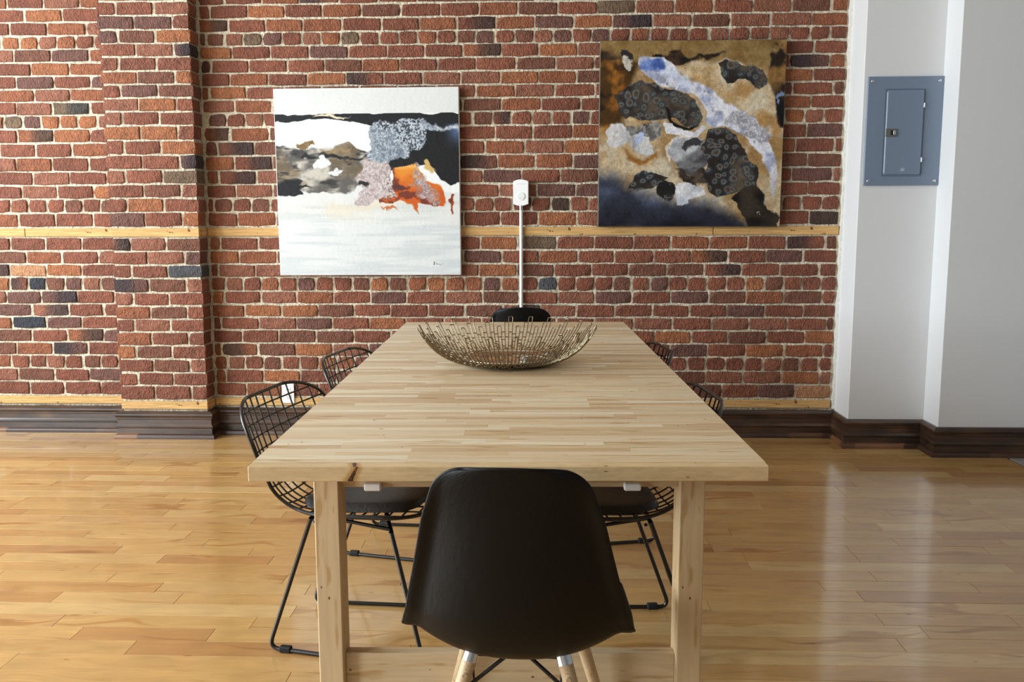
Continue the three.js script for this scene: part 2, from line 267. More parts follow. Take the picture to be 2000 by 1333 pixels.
// plastered steps at the end of the brick
solid('wall_panel', rbox(STEP2 - STEP1 + 0.1, ROOM.ceil, Z1 + 0.2, 0.004, (STEP1 + STEP2 + 0.1) / 2, ROOM.ceil / 2, (Z1 - 0.2) / 2), paintMat, 'narrow pale grey painted wall step that carries the breaker panel', 'wall', S);
solid('wall_right', rbox(ROOM.right - STEP2 + 0.2, ROOM.ceil, Z2 + 0.2, 0.004, (STEP2 + ROOM.right + 0.2) / 2, ROOM.ceil / 2, (Z2 - 0.2) / 2), paintMat, 'plain grey painted wall at the photo edge beyond the breaker panel step', 'wall', S);
// ragged plaster edge where the brick meets the step
{ const r = rng(5), pts = []; for (let i = 0; i <= 60; i++) pts.push([0.012 + 0.012 * r(), 0.16 + i / 60 * 3.1]);
  const sh = new THREE.Shape(); sh.moveTo(0, 0.16); for (const [d, y] of pts) sh.lineTo(-d, y); sh.lineTo(0, 3.26); sh.closePath();
  const g = new THREE.ExtrudeGeometry(sh, { depth: 0.012, bevelEnabled: false }); metreUV(g); g.translate(STEP1 + 0.002, 0, -0.01);
  solid('trim_1', g, std({ color: rgb(225, 222, 214), roughness: 0.9, bumpMap: paintBump, bumpScale: 0.004 }), 'ragged strip of white plaster where brick meets the painted step', 'trim', S); }

// room beyond the frame: window wall, wall behind the camera, far side wall, ceiling
function piercedWall(name, label, axis, at, from, to, openings, thick) {      // box wall along x or z with rectangular openings between WIN_Y
  const gs = [], put = (a, b, y0, y1) => { if (b - a < 0.001) return; gs.push(axis === 'z' ? box(thick, y1 - y0, b - a, at, (y0 + y1) / 2, (a + b) / 2) : box(b - a, y1 - y0, thick, (a + b) / 2, (y0 + y1) / 2, at)); };
  let p = from; for (const [c, w] of openings) { put(p, c - w / 2, 0, ROOM.ceil); put(c - w / 2, c + w / 2, 0, WIN_Y[0]); put(c - w / 2, c + w / 2, WIN_Y[1], ROOM.ceil); p = c + w / 2; } put(p, to, 0, ROOM.ceil);
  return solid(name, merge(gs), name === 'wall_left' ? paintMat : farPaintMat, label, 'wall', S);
}
piercedWall('wall_left', 'painted wall with tall windows lighting the room from one side', 'z', ROOM.left - 0.1, -0.2, ROOM.front + 0.2, WIN_L, 0.2);
piercedWall('wall_front', 'painted wall behind the viewer', 'x', ROOM.front + 0.1, ROOM.left, ROOM.right, WIN_F, 0.2);
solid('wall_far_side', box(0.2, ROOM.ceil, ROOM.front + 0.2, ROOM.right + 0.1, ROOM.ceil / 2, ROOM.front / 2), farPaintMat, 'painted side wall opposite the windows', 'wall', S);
solid('ceiling', box(ROOM.right - ROOM.left + 0.4, 0.15, ROOM.front + 0.6, (ROOM.left + ROOM.right) / 2, ROOM.ceil + 0.075, ROOM.front / 2), ceilMat, 'flat white ceiling above the dining room', 'ceiling', S);
const frameMat = std({ color: rgb(236, 236, 234), roughness: 0.5 });
const paneMat = phys({ color: 0xffffff, transmission: 1, thickness: 0, roughness: 0, ior: 1.5 });
let winNo = 0;
function windowUnit(axis, at, c, w, label) {
  const h = WIN_Y[1] - WIN_Y[0], y = (WIN_Y[0] + WIN_Y[1]) / 2, f = 0.06, gs = [], place = (g) => { if (axis === 'z') g.rotateY(Math.PI / 2); return g; };
  for (const s of [-1, 1]) { gs.push(box(f, h, 0.08, s * (w / 2 - f / 2), y, 0)); gs.push(box(w, f, 0.08, 0, y + s * (h / 2 - f / 2), 0)); }
  gs.push(box(0.04, h, 0.05, 0, y, 0), box(w, 0.04, 0.05, 0, y, 0));
  const o = solid(`window_${++winNo}`, place(merge(gs)), frameMat, label, 'window', S); o.position.set(axis === 'z' ? at : c, 0, axis === 'z' ? c : at);
  for (const sx of [-1, 1]) for (const sy of [-1, 1]) part('pane', place(box(w / 2 - 0.08, h / 2 - 0.08, 0.004, sx * (w / 4 - 0.02), y + sy * (h / 4 - 0.02), 0)), paneMat, o);
}
WIN_L.forEach(([z, w], i) => windowUnit('z', ROOM.left - 0.12, z, w, ['tall window in the side wall nearest the brick', 'tall window in the side wall beside the table', 'tall window in the side wall behind the viewer'][i]));
WIN_F.forEach(([x, w], i) => windowUnit('x', ROOM.front + 0.12, x, w, ['tall window behind the viewer'][i]));
solid('ground', box(120, 0.2, 120, 0, -6, 0), std({ color: rgb(150, 148, 144), roughness: 0.95 }), 'grey street ground far below the windows', 'ground', S);

// ───────────────────────── baseboards ─────────────────────────
const prof = [[0.021, 0.026], [0.021, 0.058], [0.027, 0.062], [0.028, 0.068], [0.023, 0.073], [0.018, 0.080], [0.017, 0.108], [0.0225, 0.112], [0.0225, 0.119], [0.026, 0.124], [0.029, 0.132], [0.028, 0.139], [0.020, 0.146], [0.012, 0.152], [-0.004, 0.152]];
const shoeProf = [[0.036, 0.0], [0.036, 0.012], [0.033, 0.020], [0.027, 0.025], [0.021, 0.027]];
const plan = [[ROOM.left, BAYZ], [PX0, BAYZ], [PX0, PZ], [PX1, PZ], [PX1, 0], [STEP1, 0], [STEP1, Z1], [STEP2, Z1], [STEP2, Z2], [ROOM.right, Z2]];
function miter(i) {
  const n = (a, b) => { const dx = b[0] - a[0], dz = b[1] - a[1], l = Math.hypot(dx, dz); return [-dz / l, dx / l]; };
  const a = i ? n(plan[i - 1], plan[i]) : null, b = i < plan.length - 1 ? n(plan[i], plan[i + 1]) : null; if (!a) return b; if (!b) return a;
  const m = [a[0] + b[0], a[1] + b[1]], k = 1 + a[0] * b[0] + a[1] * b[1]; return [m[0] / k, m[1] / k];
}
function moulding(i, pf) {
  const A = plan[i], B = plan[i + 1], ma = miter(i), mb = miter(i + 1), len = Math.hypot(B[0] - A[0], B[1] - A[1]), pos = [], uv = []; let s = 0;
  for (let k = 0; k + 1 < pf.length; k++) {
    const [d0, h0] = pf[k], [d1, h1] = pf[k + 1], s1 = s + Math.hypot(d1 - d0, h1 - h0);
    const p = (P, m, d, h) => [P[0] + m[0] * d, h, P[1] + m[1] * d], a = p(A, ma, d0, h0), b = p(B, mb, d0, h0), c = p(B, mb, d1, h1), e = p(A, ma, d1, h1), u0 = A[0] + A[1], u1 = u0 + len;
    for (const [q, t] of [[a, [u0, s]], [b, [u1, s]], [c, [u1, s1]], [a, [u0, s]], [c, [u1, s1]], [e, [u0, s1]]]) { pos.push(...q); uv.push(...t); } s = s1;
  }
  const g = new THREE.BufferGeometry(); g.setAttribute('position', new THREE.Float32BufferAttribute(pos, 3)); g.setAttribute('uv', new THREE.Float32BufferAttribute(uv, 2)); g.computeVertexNormals(); return toCreasedNormals(g, 0.5);
}
[['baseboard_left', 'dark brown moulded baseboard under the set-back brick bay'], null, ['baseboard_pilaster', 'dark brown moulded baseboard wrapped round the brick pilaster'], null, ['baseboard_back', 'long dark brown moulded baseboard under the main brick wall'], ['baseboard_step', 'short dark baseboard return at the end of the brick wall'], ['baseboard_panel', 'dark baseboard under the narrow wall step with the breaker panel'], ['baseboard_return', 'short dark baseboard return beside the plain grey wall'], ['baseboard_right', 'dark brown baseboard under the plain grey wall']].forEach((e, i) => {
  if (!e) return; const ids = e[0] === 'baseboard_pilaster' ? [1, 2, 3] : [i];
  const o = solid(e[0], merge(ids.map((k) => moulding(k, prof))), darkWood, e[1], 'baseboard', S); part('shoe_moulding', merge(ids.map((k) => moulding(k, shoeProf))), shoeWood, o);
});

// ───────────────────────── floor ─────────────────────────
const FX1 = 2.37, PLANK = 0.0835;
const floor = solid('floor', box(ROOM.right - ROOM.left + 0.4, 0.1, ROOM.front + 0.8, (ROOM.left + ROOM.right) / 2, -0.072, ROOM.front / 2), std({ color: rgb(60, 42, 26), roughness: 0.9 }), 'glossy honey maple strip floor', 'floor', S);
{
  const cache = {}, r = rng(71), mass = [];
  const board = (L, k) => cache[`${L.toFixed(3)}|${k}`] ||= (() => {
    const w = PLANK - 0.0009, g = new RoundedBoxGeometry(L - 0.0008, 0.02, w, 1, 0.0009); metreUV(g, hash(k, 1, 9) * 2 + L * 3.1, hash(k, 2, 9)); return g;
  })();
  const nRows = Math.ceil((ROOM.front + 0.2) / PLANK);
  for (let j = 0; j < nRows; j++) {
    const z = 0.0 + (j + 0.5) * PLANK - 0.06; let x = ROOM.left - 0.05; let first = true;
    while (x < FX1 - 0.001) {
      let L = first ? 0.1 * (3 + Math.floor(r() * 8)) : 0.1 * (4 + Math.floor(r() * r() * 12)); first = false; if (x + L > FX1 - 0.15) L = FX1 - x;
      const cx = x + L / 2, dist = 4.946 - z, half = dist * 0.6 + 0.2, seen = z < 2.85 && x < 0.04 + half + (-0.039 * dist) && x + L > 0.04 - half - 0.039 * dist;
      const t = Math.floor(Math.pow(r(), 1.25) * mapleMats.length), k = Math.floor(r() * 12), tilt = (r() - 0.5) * 0.010, dy = (r() - 0.5) * 0.0004, g = board(Math.round(L * 1000) / 1000, k);
      if (seen) { const o = part('floor_board', g, mapleMats[t], floor); o.position.set(cx, -0.0105 + dy, z); o.rotation.x = tilt; }
      else { const c = g.index ? g.toNonIndexed() : g.clone(); c.rotateX(tilt); c.translate(cx, -0.0105 + dy, z); (mass[t] ||= []).push(c); }
      x += L;
    }
  }
  mass.forEach((l, t) => { const o = part('floor_boards_out_of_view', mergeGeometries(l), mapleMats[t], floor); o.userData.kind = 'stuff'; });
  console.log('boards', floor.children.length);
}
{ // grey stone tiles beyond the end of the boards
  const o = solid('floor_tile', box(ROOM.right - FX1 + 0.1, 0.05, ROOM.front + 0.2, (FX1 + ROOM.right + 0.1) / 2, -0.045, ROOM.front / 2), std({ color: rgb(120, 118, 112), roughness: 0.9 }), 'pale grey stone tiles at the photo edge beyond the boards', 'floor', S);
  const m = std({ color: rgb(196, 190, 178), roughness: 0.55, map: tex(256, 256, (u, v) => 190 + 60 * (fbm(u * 9, v * 24, 3, 4, 9, 24) - 0.5)) });
  for (let i = 0; i < 4; i++) for (let j = 0; j < 4; j++) part('tile', rbox(0.397, 0.02, 0.397, 0.002, FX1 + 0.012 + 0.2 + i * 0.4, -0.0105, Z2 + 0.2 + j * 0.4), m, o);
}

// ───────────────────────── dining table ─────────────────────────
const TL = 2.4395, TW = 1.0, TH = 0.74, TT = 0.0305;
const table = thing('dining_table', 'long pale birch dining table with a butcher-block top', 'table', [-0.0740, 0, 2.0607], 0.03025);
{
  const topG = new THREE.Group(); topG.name = 'tabletop'; table.add(topG);
  const cache = {}, r = rng(303), n = 88, edge = 0.028, pitch = (TL - 2 * edge) / n, U = TW / 20;
  const stave = (L, k) => cache[`${L}|${k}`] ||= (() => { const g = new THREE.BoxGeometry(L * U - 0.0002, TT, pitch - 0.0002); metreUV(g, hash(k, 5, 2) * 3 + L * 0.37, hash(k, 6, 2) * 2 + L * 0.21); return g; })();
  let last = -1;
  for (let j = 0; j < n; j++) {
    let a = 0; while (a < 20) { let L = 5 + Math.floor(r() * 8); if (!a) L = 2 + Math.floor(r() * 9); if (20 - a - L < 3) L = 20 - a;
      let t = Math.floor(r() * birchMats.length); if (t === last) t = (t + 3) % birchMats.length; last = t;
      const o = part('stave', stave(L, Math.floor(r() * 6)), birchMats[t], topG); o.position.set(-TW / 2 + (a + L / 2) * U, TH - TT / 2, -TL / 2 + edge + (j + 0.5) * pitch); a += L; }
  }
  console.log('staves', topG.children.length);
  // the two long boards that close the ends, with the dark split knot and two small knots
  const edgeMap = tex(2048, 64, (u, v) => {
    const g = fbm(u * 24, v * 9, 8, 4), m = fbm(u * 60, v * 5, 18, 3), k = 0.92 + 0.1 * (g - 0.5) + 0.1 * (m - 0.5); let c = [255 * k, 252 * k, 244 * k];
    const X = u, Y = 1 - v, axis = 0.204 + 0.028 * (0.5 - Y) * 0 + 0.018 * (0.5 - Y) * -1;          // slanted split
    const d = Math.abs(X - (0.2115 - 0.016 * Y)) - 0.0035 * (0.5 + Y) * (0.6 + 0.9 * fbm(X * 300, Y * 9, 4, 3)), halo = sstep(0.014, 0.0, d), split = sstep(0.0012, -0.0014, d) * (0.55 + 0.45 * sstep(0.35, 0.6, fbm(X * 420, Y * 14, 14, 2)));
    c = [c[0] * (1 - 0.16 * halo), c[1] * (1 - 0.26 * halo), c[2] * (1 - 0.4 * halo)]; c = [lerp(c[0], 46, split), lerp(c[1], 30, split), lerp(c[2], 14, split)];
    for (const [kx, ky, rx, ry] of [[0.845, 0.72, 0.0055, 0.05], [0.688, 0.34, 0.006, 0.05], [0.455, 0.1, 0.004, 0.04]]) { const e = sstep(1, 0.3, Math.hypot((X - kx) / rx, (Y - ky) / ry)); c = [lerp(c[0], 110, e * 0.7), lerp(c[1], 70, e * 0.7), lerp(c[2], 36, e * 0.7)]; }
    return c;
  });
  const em = phys({ color: rgb(222, 194, 152), map: edgeMap, roughness: 0.42, specularIntensity: 0.8 });
  const eg = rbox(TW, TT, edge, 0.0025, 0, 0, 0, 3); { const p = eg.attributes.position, uv = eg.attributes.uv, nn = eg.attributes.normal; for (let i = 0; i < p.count; i++) uv.setXY(i, p.getX(i) / TW + 0.5, Math.abs(nn.getY(i)) > 0.7 ? 0.5 + (p.getZ(i) / edge) * 0.4 + 2 : p.getY(i) / TT + 0.5); }
  for (const s of [-1, 1]) { const o = part('end_board', eg, em, topG); o.position.set(0, TH - TT / 2, s * (TL / 2 - edge / 2)); if (s < 0) o.rotation.y = Math.PI; }
  const legMat = birchMats[5], legG = rbox(0.053, TH - TT, 0.075, 0.003, 0, (TH - TT) / 2, 0); { const uv = legG.attributes.uv; for (let i = 0; i < uv.count; i++) uv.setXY(i, uv.getY(i), uv.getX(i)); }
  for (const sx of [-1, 1]) for (const sz of [-1, 1]) { const o = part('leg', legG, legMat, table); o.position.set(sx * 0.386, 0, sz * (TL / 2 - 0.195)); }
  for (const sz of [-1, 1]) {
    part('stretcher', rbox(0.72, 0.11, 0.03, 0.003, 0, 0.214, sz * (TL / 2 - 0.195)), birchMats[1], table);
    part('apron', rbox(0.72, 0.066, 0.028, 0.002, 0, TH - TT - 0.033, sz * (TL / 2 - 0.195)), birchMats[3], table);
    for (const sx of [-1, 1]) { const g = rbox(0.036, 0.016, 0.02, 0.004, 0, 0, 0); part('corner_clip', g, whitePlastic, table).position.set(sx * 0.275 - 0.014, TH - TT - 0.062, sz * (TL / 2 - 0.195 + 0.022)); }
  }
  for (const sx of [-1, 1]) part('long_rail', rbox(0.028, 0.05, TL - 0.47, 0.003, sx * 0.386, TH - TT - 0.025, 0), birchMats[1], table);
}

// ───────────────────────── moulded shell chairs ─────────────────────────
function curveOf(pts) { const c = new THREE.SplineCurve(pts.map((p) => new THREE.Vector2(...p))); c.arcLengthDivisions = 400; return c; }
function table1(list, t) { for (let i = 0; i + 1 < list.length; i++) if (t <= list[i + 1][0]) { const [a, x] = list[i], [b, y] = list[i + 1]; return lerp(x, y, smooth((t - a) / (b - a))); } return list[list.length - 1][1]; }
function lin(list, t) { for (let i = 0; i + 1 < list.length; i++) if (t <= list[i + 1][0]) { const [a, x] = list[i], [b, y] = list[i + 1]; return lerp(x, y, (t - a) / (b - a)); } return list[list.length - 1][1]; }
function shellSurface(profile, width, lift, power, corner, lip) {
  const c = curveOf(profile), len = c.getLength();
  return (u, v, off = 0) => {                            // u -1..1 across, v 0..1 from seat front to top of back; off along the sitter's side
    const p = c.getPointAt(v), t = c.getTangentAt(v), n = [-t.y, t.x]; if (n[1] < 0 && n[0] < 0) { n[0] = -n[0]; n[1] = -n[1]; }
    const N = [-t.y * -1 * -1, t.x]; const nx = N[0], ny = N[1];
    const s = v * len, e = len - s; let w = lin(width, v);
    for (const [d, r] of [[s, corner[0]], [e, corner[1]]]) if (d < r) w -= r - Math.sqrt(Math.max(0, r * r - (r - d) ** 2));
    const q = Math.pow(Math.abs(u), power), k = lin(lift, v) * q - lip * sstep(0.9, 1, Math.abs(u)) + off, x = u * (w + lip * 0.6 * sstep(0.9, 1, Math.abs(u)));
    return [x, p.y + (-ny) * -k * 1, p.x + nx * k];
  };
}
// profile runs from the seat front (+z) back and up, so the sitter's side is up / forward
function makeShellChair() {
  const root = new THREE.Group();
  const prof = [[0.222, 0.402], [0.214, 0.418], [0.190, 0.427], [0.12, 0.422], [0.04, 0.409], [-0.04, 0.396], [-0.105, 0.396], [-0.155, 0.417], [-0.188, 0.466], [-0.207, 0.540], [-0.222, 0.628], [-0.236, 0.710], [-0.250, 0.782], [-0.255, 0.796]];
  const c = curveOf(prof);
  const surf = (u, v, off) => {
    const p = c.getPointAt(v), t = c.getTangentAt(v), len = 1; let ny = -t.x * lin([[0, 1], [0.5, 1], [0.72, 0], [1, 0]], v), nz = t.y;               // tangent goes back (-z) then up: normal = up, then forward
    const nl = Math.hypot(ny, nz); ny /= nl; nz /= nl;
    let w = lin([[0, 0.165], [0.1, 0.192], [0.3, 0.206], [0.45, 0.208], [0.55, 0.201], [0.66, 0.184], [0.8, 0.159], [0.92, 0.139], [1, 0.127]], v);
    const L = 0.86, e = (1 - v) * L, s = v * L, R = 0.048, R0 = 0.04; if (e < R) w -= R - Math.sqrt(R * R - (R - e) ** 2); if (s < R0) w -= R0 - Math.sqrt(R0 * R0 - (R0 - s) ** 2);
    const a = Math.abs(u), k = lin([[0, 0.004], [0.12, 0.018], [0.3, 0.048], [0.45, 0.065], [0.55, 0.072], [0.68, 0.062], [0.85, 0.042], [1, 0.02]], v) * Math.pow(a, 2.3) - 0.010 * sstep(0.9, 1, a) * sstep(1, 0.85, v) + off;
    return [u * (w + 0.010 * sstep(0.88, 1, a) * sstep(1, 0.85, v)), p.y + ny * k - 0.006 * a * a * sstep(0.8, 1, v), p.x + nz * k];
  };
  const nu = 34, nv = 56, T = 0.0055, uu = (t) => Math.sin((t - 0.5) * Math.PI * 0.98) / Math.sin(Math.PI * 0.49);
  const vv = (t) => lerp(t, 0.5 - 0.5 * Math.cos(Math.PI * t), 0.93), A = grid(nu, nv, (i, j) => surf(uu(i), vv(j), 0), true), B = grid(nu, nv, (i, j) => surf(uu(i), vv(j), -T), false);
  const rimPts = []; for (let i = 0; i <= nu; i++) rimPts.push([uu(i / nu), 0]); for (let j = 1; j <= nv; j++) rimPts.push([1, j / nv]); for (let i = nu - 1; i >= 0; i--) rimPts.push([uu(i / nu), 1]); for (let j = nv - 1; j > 0; j--) rimPts.push([-1, j / nv]);
  const rim = new THREE.TubeGeometry(new THREE.CatmullRomCurve3(rimPts.map(([u, v]) => V(...surf(u, vv(v), -T / 2))).filter((p, i, l) => !i || p.distanceTo(l[i - 1]) > 0.003), true, 'catmullrom', 0.5), 320, T * 0.62, 6, true);
  part('seat_shell', merge([A, B, rim]), blackPlastic, root);
  const woodLeg = birchMats[6];
  for (const sx of [-1, 1]) for (const sz of [-1, 1]) {
    const topP = sz > 0 ? [sx * 0.106, 0.375, 0.088] : [sx * 0.088, 0.390, -0.105], foot = [sx * 0.205, 0.008, sz > 0 ? 0.15 : -0.225];
    const leg = part('leg', rodCapped(foot, topP, 0.0095, 0.0145, 16), woodLeg, root);
    part('glide', rodCapped([foot[0], 0, foot[2]], [foot[0] - sx * 0.003, 0.010, foot[2] - sz * 0.003], 0.010, 0.0105, 12), rubberMat, leg);
    const d = V(...topP).sub(V(...foot)).normalize(), q = V(...topP).addScaledVector(d, -0.012), q2 = V(...topP).addScaledVector(d, 0.026);
    part('leg_bracket', rodCapped(q.toArray(), q2.toArray(), 0.0155, 0.0135, 16), steelMat, root);
    const bo = V(...topP).addScaledVector(d, -0.034); part('bolt', rodCapped([bo.x, bo.y, bo.z + sz * 0.006], [bo.x, bo.y, bo.z + sz * 0.0165], 0.006, 0.0048, 12), steelMat, leg);
    part('strap', rodCapped([bo.x - sx * 0.0165, bo.y - 0.04, bo.z], [bo.x - sx * 0.012, bo.y + 0.05, bo.z - sz * 0.004], 0.0022, 0.0022, 8), blackWire, leg);
  }
  // black wire struts crossing under the shell
  for (const sz of [-1]) for (const sx of [-1, 1]) {
    part('strut', rod([sx * 0.105, 0.332, sz * 0.118], [sx * -0.16, 0.20, sz * 0.168], 0.004), blackWire, root);
    part('strut', rod([sx * 0.100, 0.325, sz * 0.116], [sx * 0.015, 0.388, sz * 0.09], 0.004), blackWire, root);
  }
  part('mount_frame', merge([rod([-0.106, 0.388, 0.088], [0.106, 0.388, 0.088], 0.005), rod([-0.088, 0.392, -0.105], [0.088, 0.392, -0.105], 0.005), rod([-0.106, 0.388, 0.088], [-0.088, 0.392, -0.105], 0.005), rod([0.106, 0.388, 0.088], [0.088, 0.392, -0.105], 0.005)]), blackWire, root);
  return root;
}
const shellA = makeShellChair(); shellA.position.set(-0.012, 0, 3.243); shellA.rotation.y = Math.PI - 0.05;
top(shellA, 'shell_chair', 'black moulded plastic shell chair on wooden legs, seen from behind at the near table end', 'chair', { group: 'black moulded shell chairs at the table ends' });
const shellB = shellA.clone(); shellB.position.set(-0.085, 0, 0.50); shellB.rotation.y = 0.0;
top(shellB, 'shell_chair', 'black shell chair at the far table end below the white conduit', 'chair', { group: 'black moulded shell chairs at the table ends' });

// ───────────────────────── black wire chairs ─────────────────────────
function makeWireChair() {
  const root = new THREE.Group();
  const prof = [[0.262, 0.440], [0.20, 0.436], [0.10, 0.424], [0.0, 0.414], [-0.09, 0.412], [-0.155, 0.430], [-0.203, 0.470], [-0.236, 0.530], [-0.260, 0.593], [-0.281, 0.656], [-0.298, 0.714]];
  const c = curveOf(prof), L = c.getLength();
  const W = (v) => { let w = lin([[0, 0.215], [0.15, 0.235], [0.35, 0.236], [0.5, 0.222], [0.6, 0.222], [0.72, 0.244], [0.85, 0.262], [1, 0.264]], v); const s = v * L, e = (1 - v) * L, R0 = 0.10, R1 = 0.11; if (s < R0) w -= 0.9 * (R0 - Math.sqrt(R0 * R0 - (R0 - s) ** 2)); const E1 = 0.10; if (e < E1) w -= 0.165 * (1 - Math.sqrt(Math.max(0, 1 - ((E1 - e) / E1) ** 2))); return w; };
  const at = (x, v, off = 0) => {
    const p = c.getPointAt(v), t = c.getTangentAt(v), ny = -t.x, nz = t.y, a = Math.abs(x) / 0.25;
    const k = lin([[0, -0.008], [0.2, 0.010], [0.42, 0.026], [0.55, 0.046], [0.7, 0.062], [0.85, 0.062], [1, 0.055]], v) * Math.pow(a, 2.0) + off;
    return V(x, p.y + ny * k - (v > 0.75 ? sstep(0.75, 1, v) * 0.0 : 0), p.x + nz * k);
  };
  const rim = []; const n = 40; for (let j = 0; j <= n; j++) { const v = 0.5 - 0.5 * Math.cos(j / n * Math.PI); rim.push(at(W(v), v)); } for (let j = n; j >= 0; j--) { const v = 0.5 - 0.5 * Math.cos(j / n * Math.PI); rim.push(at(-W(v), v)); }
  const clean = rim.filter((p, i) => !i || p.distanceTo(rim[i - 1]) > 0.004);
  part('rim', new THREE.TubeGeometry(new THREE.CatmullRomCurve3(clean, true, 'catmullrom', 0.4), 200, 0.0052, 8, true), blackWire, root);
  for (let i = -5; i <= 5; i++) { const x = i * 0.043; let a = 0, b = 1; while (W(a) < Math.abs(x) && a < 0.5) a += 0.002; while (W(b) < Math.abs(x) && b > 0.5) b -= 0.002; const pts = []; for (let k = 0; k <= 18; k++) pts.push(at(x, lerp(a, b, k / 18))); part('long_wire', tube(pts, 0.0027, 36, 5), blackWire, root); }
  const m = 20; for (let j = 1; j < m; j++) { const v = j / m, w = W(v), pts = []; for (let k = 0; k <= 12; k++) pts.push(at(lerp(-w, w, k / 12), v, -0.0035)); part('cross_wire', tube(pts, 0.0027, 24, 5), blackWire, root); }
  // seat pad
  const pad = (th) => (i, j) => { const v = lerp(0.04, 0.53, j), u = (i - 0.5) * 2, edge = Math.max(Math.abs(u), Math.abs(j - 0.5) * 2), w = 0.205 * Math.pow(Math.max(0, 1 - Math.pow(Math.abs(j - 0.5) * 2, 4)), 0.25) * (0.9 + 0.1 * (1 - j)) + 0.004; const p = at(u * w, v, 0.006 + th * Math.pow(Math.max(0, 1 - Math.pow(edge, 5)), 0.4)); return [p.x, p.y, p.z]; };
  part('seat_pad', merge([grid(22, 26, pad(0.024), true), grid(22, 26, pad(-0.002), false)]), blackVinyl, root);
  // sled base
  for (const s of [-1, 1]) {
    const x = s * 0.158, xf = s * 0.198, xt = s * 0.165, fr = part('sled_frame', bent([[xt, 0.398, -0.085], [x, 0.0065, -0.228], [xf, 0.0065, 0.243], [xt, 0.372, 0.145]], 0.035, 0.0062, 10), blackWire, root);
    for (const z of [-0.175, 0.175]) { const o = part('foot_clip', rbox(0.02, 0.018, 0.034, 0.004), rubberMat, fr); o.position.set(lerp(x, xf, (z + 0.228) / 0.471), 0.009, z); }
  }
  part('front_crossbar', bent([[-0.165, 0.372, 0.145], [-0.105, 0.408, 0.11], [0.105, 0.408, 0.11], [0.165, 0.372, 0.145]], 0.02, 0.0068, 8), blackWire, root);
  part('rear_crossbar', bent([[-0.165, 0.396, -0.085], [-0.10, 0.404, -0.085], [0.10, 0.404, -0.085], [0.165, 0.396, -0.085]], 0.02, 0.0068, 8), blackWire, root);
  for (const s of [-1, 1]) { part('side_strut', rod([s * 0.150, 0.404, -0.085], [s * 0.158, 0.378, 0.14], 0.0055), blackWire, root); part('screw', rodCapped([s * 0.172, 0.392, -0.07], [s * 0.182, 0.388, -0.07], 0.007, 0.006, 10), steelMat, root); }
  return root;
}
const wire0 = makeWireChair();
[[-0.500, 2.450, Math.PI / 2 - 0.15, 'black wire chair nearest the viewer, wall outlet showing through its back'], [-0.462, 1.715, Math.PI / 2 - 0.15, 'second black wire chair on the window side, nearer the brick wall'], [0.214, 2.45, -Math.PI / 2 + 0.12, 'black wire chair tucked in nearest the viewer on the breaker-panel side'], [0.205, 1.55, -Math.PI / 2 + 0.12, 'black wire chair on the breaker-panel side nearest the brick wall, almost hidden by the table']].forEach(([x, z, ry, label], i) => {
  const o = i ? wire0.clone() : wire0; o.position.set(x, 0, z); o.rotation.y = ry; top(o, 'wire_chair', label, 'chair', { group: 'black wire chairs along the table' });
});

// ───────────────────────── wire bowl ─────────────────────────
{
  const bowl = thing('wire_bowl', 'wide bronze wire bowl of stepped loops standing on the table', 'bowl', [-0.092, TH, 2.05], 0.1);
  const bronze = phys({ color: rgb(138, 124, 100), metalness: 1, roughness: 0.26 });
  const c = curveOf([[0.062, 0.004], [0.11, 0.005], [0.16, 0.011], [0.200, 0.025], [0.233, 0.046], [0.258, 0.072], [0.278, 0.099], [0.292, 0.124]]), G = 25, dA = 2 * Math.PI / (G * 5), R = 0.0017;
  const pt = (t, a) => { const p = c.getPointAt(t); return V(p.x * Math.sin(a), p.y, p.x * Math.cos(a)); };
  const run = (t0, t1, a, n = 10) => { const o = []; for (let i = 0; i <= n; i++) o.push(pt(lerp(t0, t1, i / n), a)); return o; };
  const loop = (t, a, b, bothDown = true) => { const pts = [...(bothDown ? run(0, t - 0.012, a) : [pt(t - 0.004, a)]), pt(t, a + (b - a) * 0.14), pt(t, b - (b - a) * 0.14), ...run(0, t - 0.012, b).reverse()]; return sweepPolyline(pts, R, 5); };
  const tall = loop(1, 0, dA), mid = loop(0.925, dA, 2 * dA, false), lowL = loop(0.865, 3 * dA, 4 * dA);
  const link = (t, a) => sweepPolyline([pt(t, a), pt(t, a + dA)], R * 0.9, 4);
  const links = merge([0.3, 0.42, 0.54, 0.66, 0.78].flatMap((t, q) => [0, 1, 2, 3, 4].filter((k) => (k + q) % 2 === 0 || k === 2 || k === 4).map((k) => link(t + (k % 2) * 0.045 - (k === 4 ? 0.03 : 0), k * dA))));
  for (let g = 0; g < G; g++) for (const [n, geo] of [['tall_loop', tall], ['middle_loop', mid], ['low_loop', lowL], ['cross_links', links]]) part(n, geo, bronze, bowl).rotation.y = g * 5 * dA;
  part('centre_dish', new THREE.LatheGeometry([[0, 0.011], [0.06, 0.011], [0.115, 0.013], [0.140, 0.017], [0.152, 0.024], [0.156, 0.027], [0.158, 0.024], [0.148, 0.014], [0.12, 0.009], [0, 0.008]].map((p) => new THREE.Vector2(...p)), 64), phys({ color: rgb(226, 220, 200), metalness: 1, roughness: 0.09 }), bowl);
  part('foot_ring', new THREE.TorusGeometry(0.064, 0.004, 8, 48).rotateX(Math.PI / 2).translate(0, 0.004, 0), bronze, bowl);
}

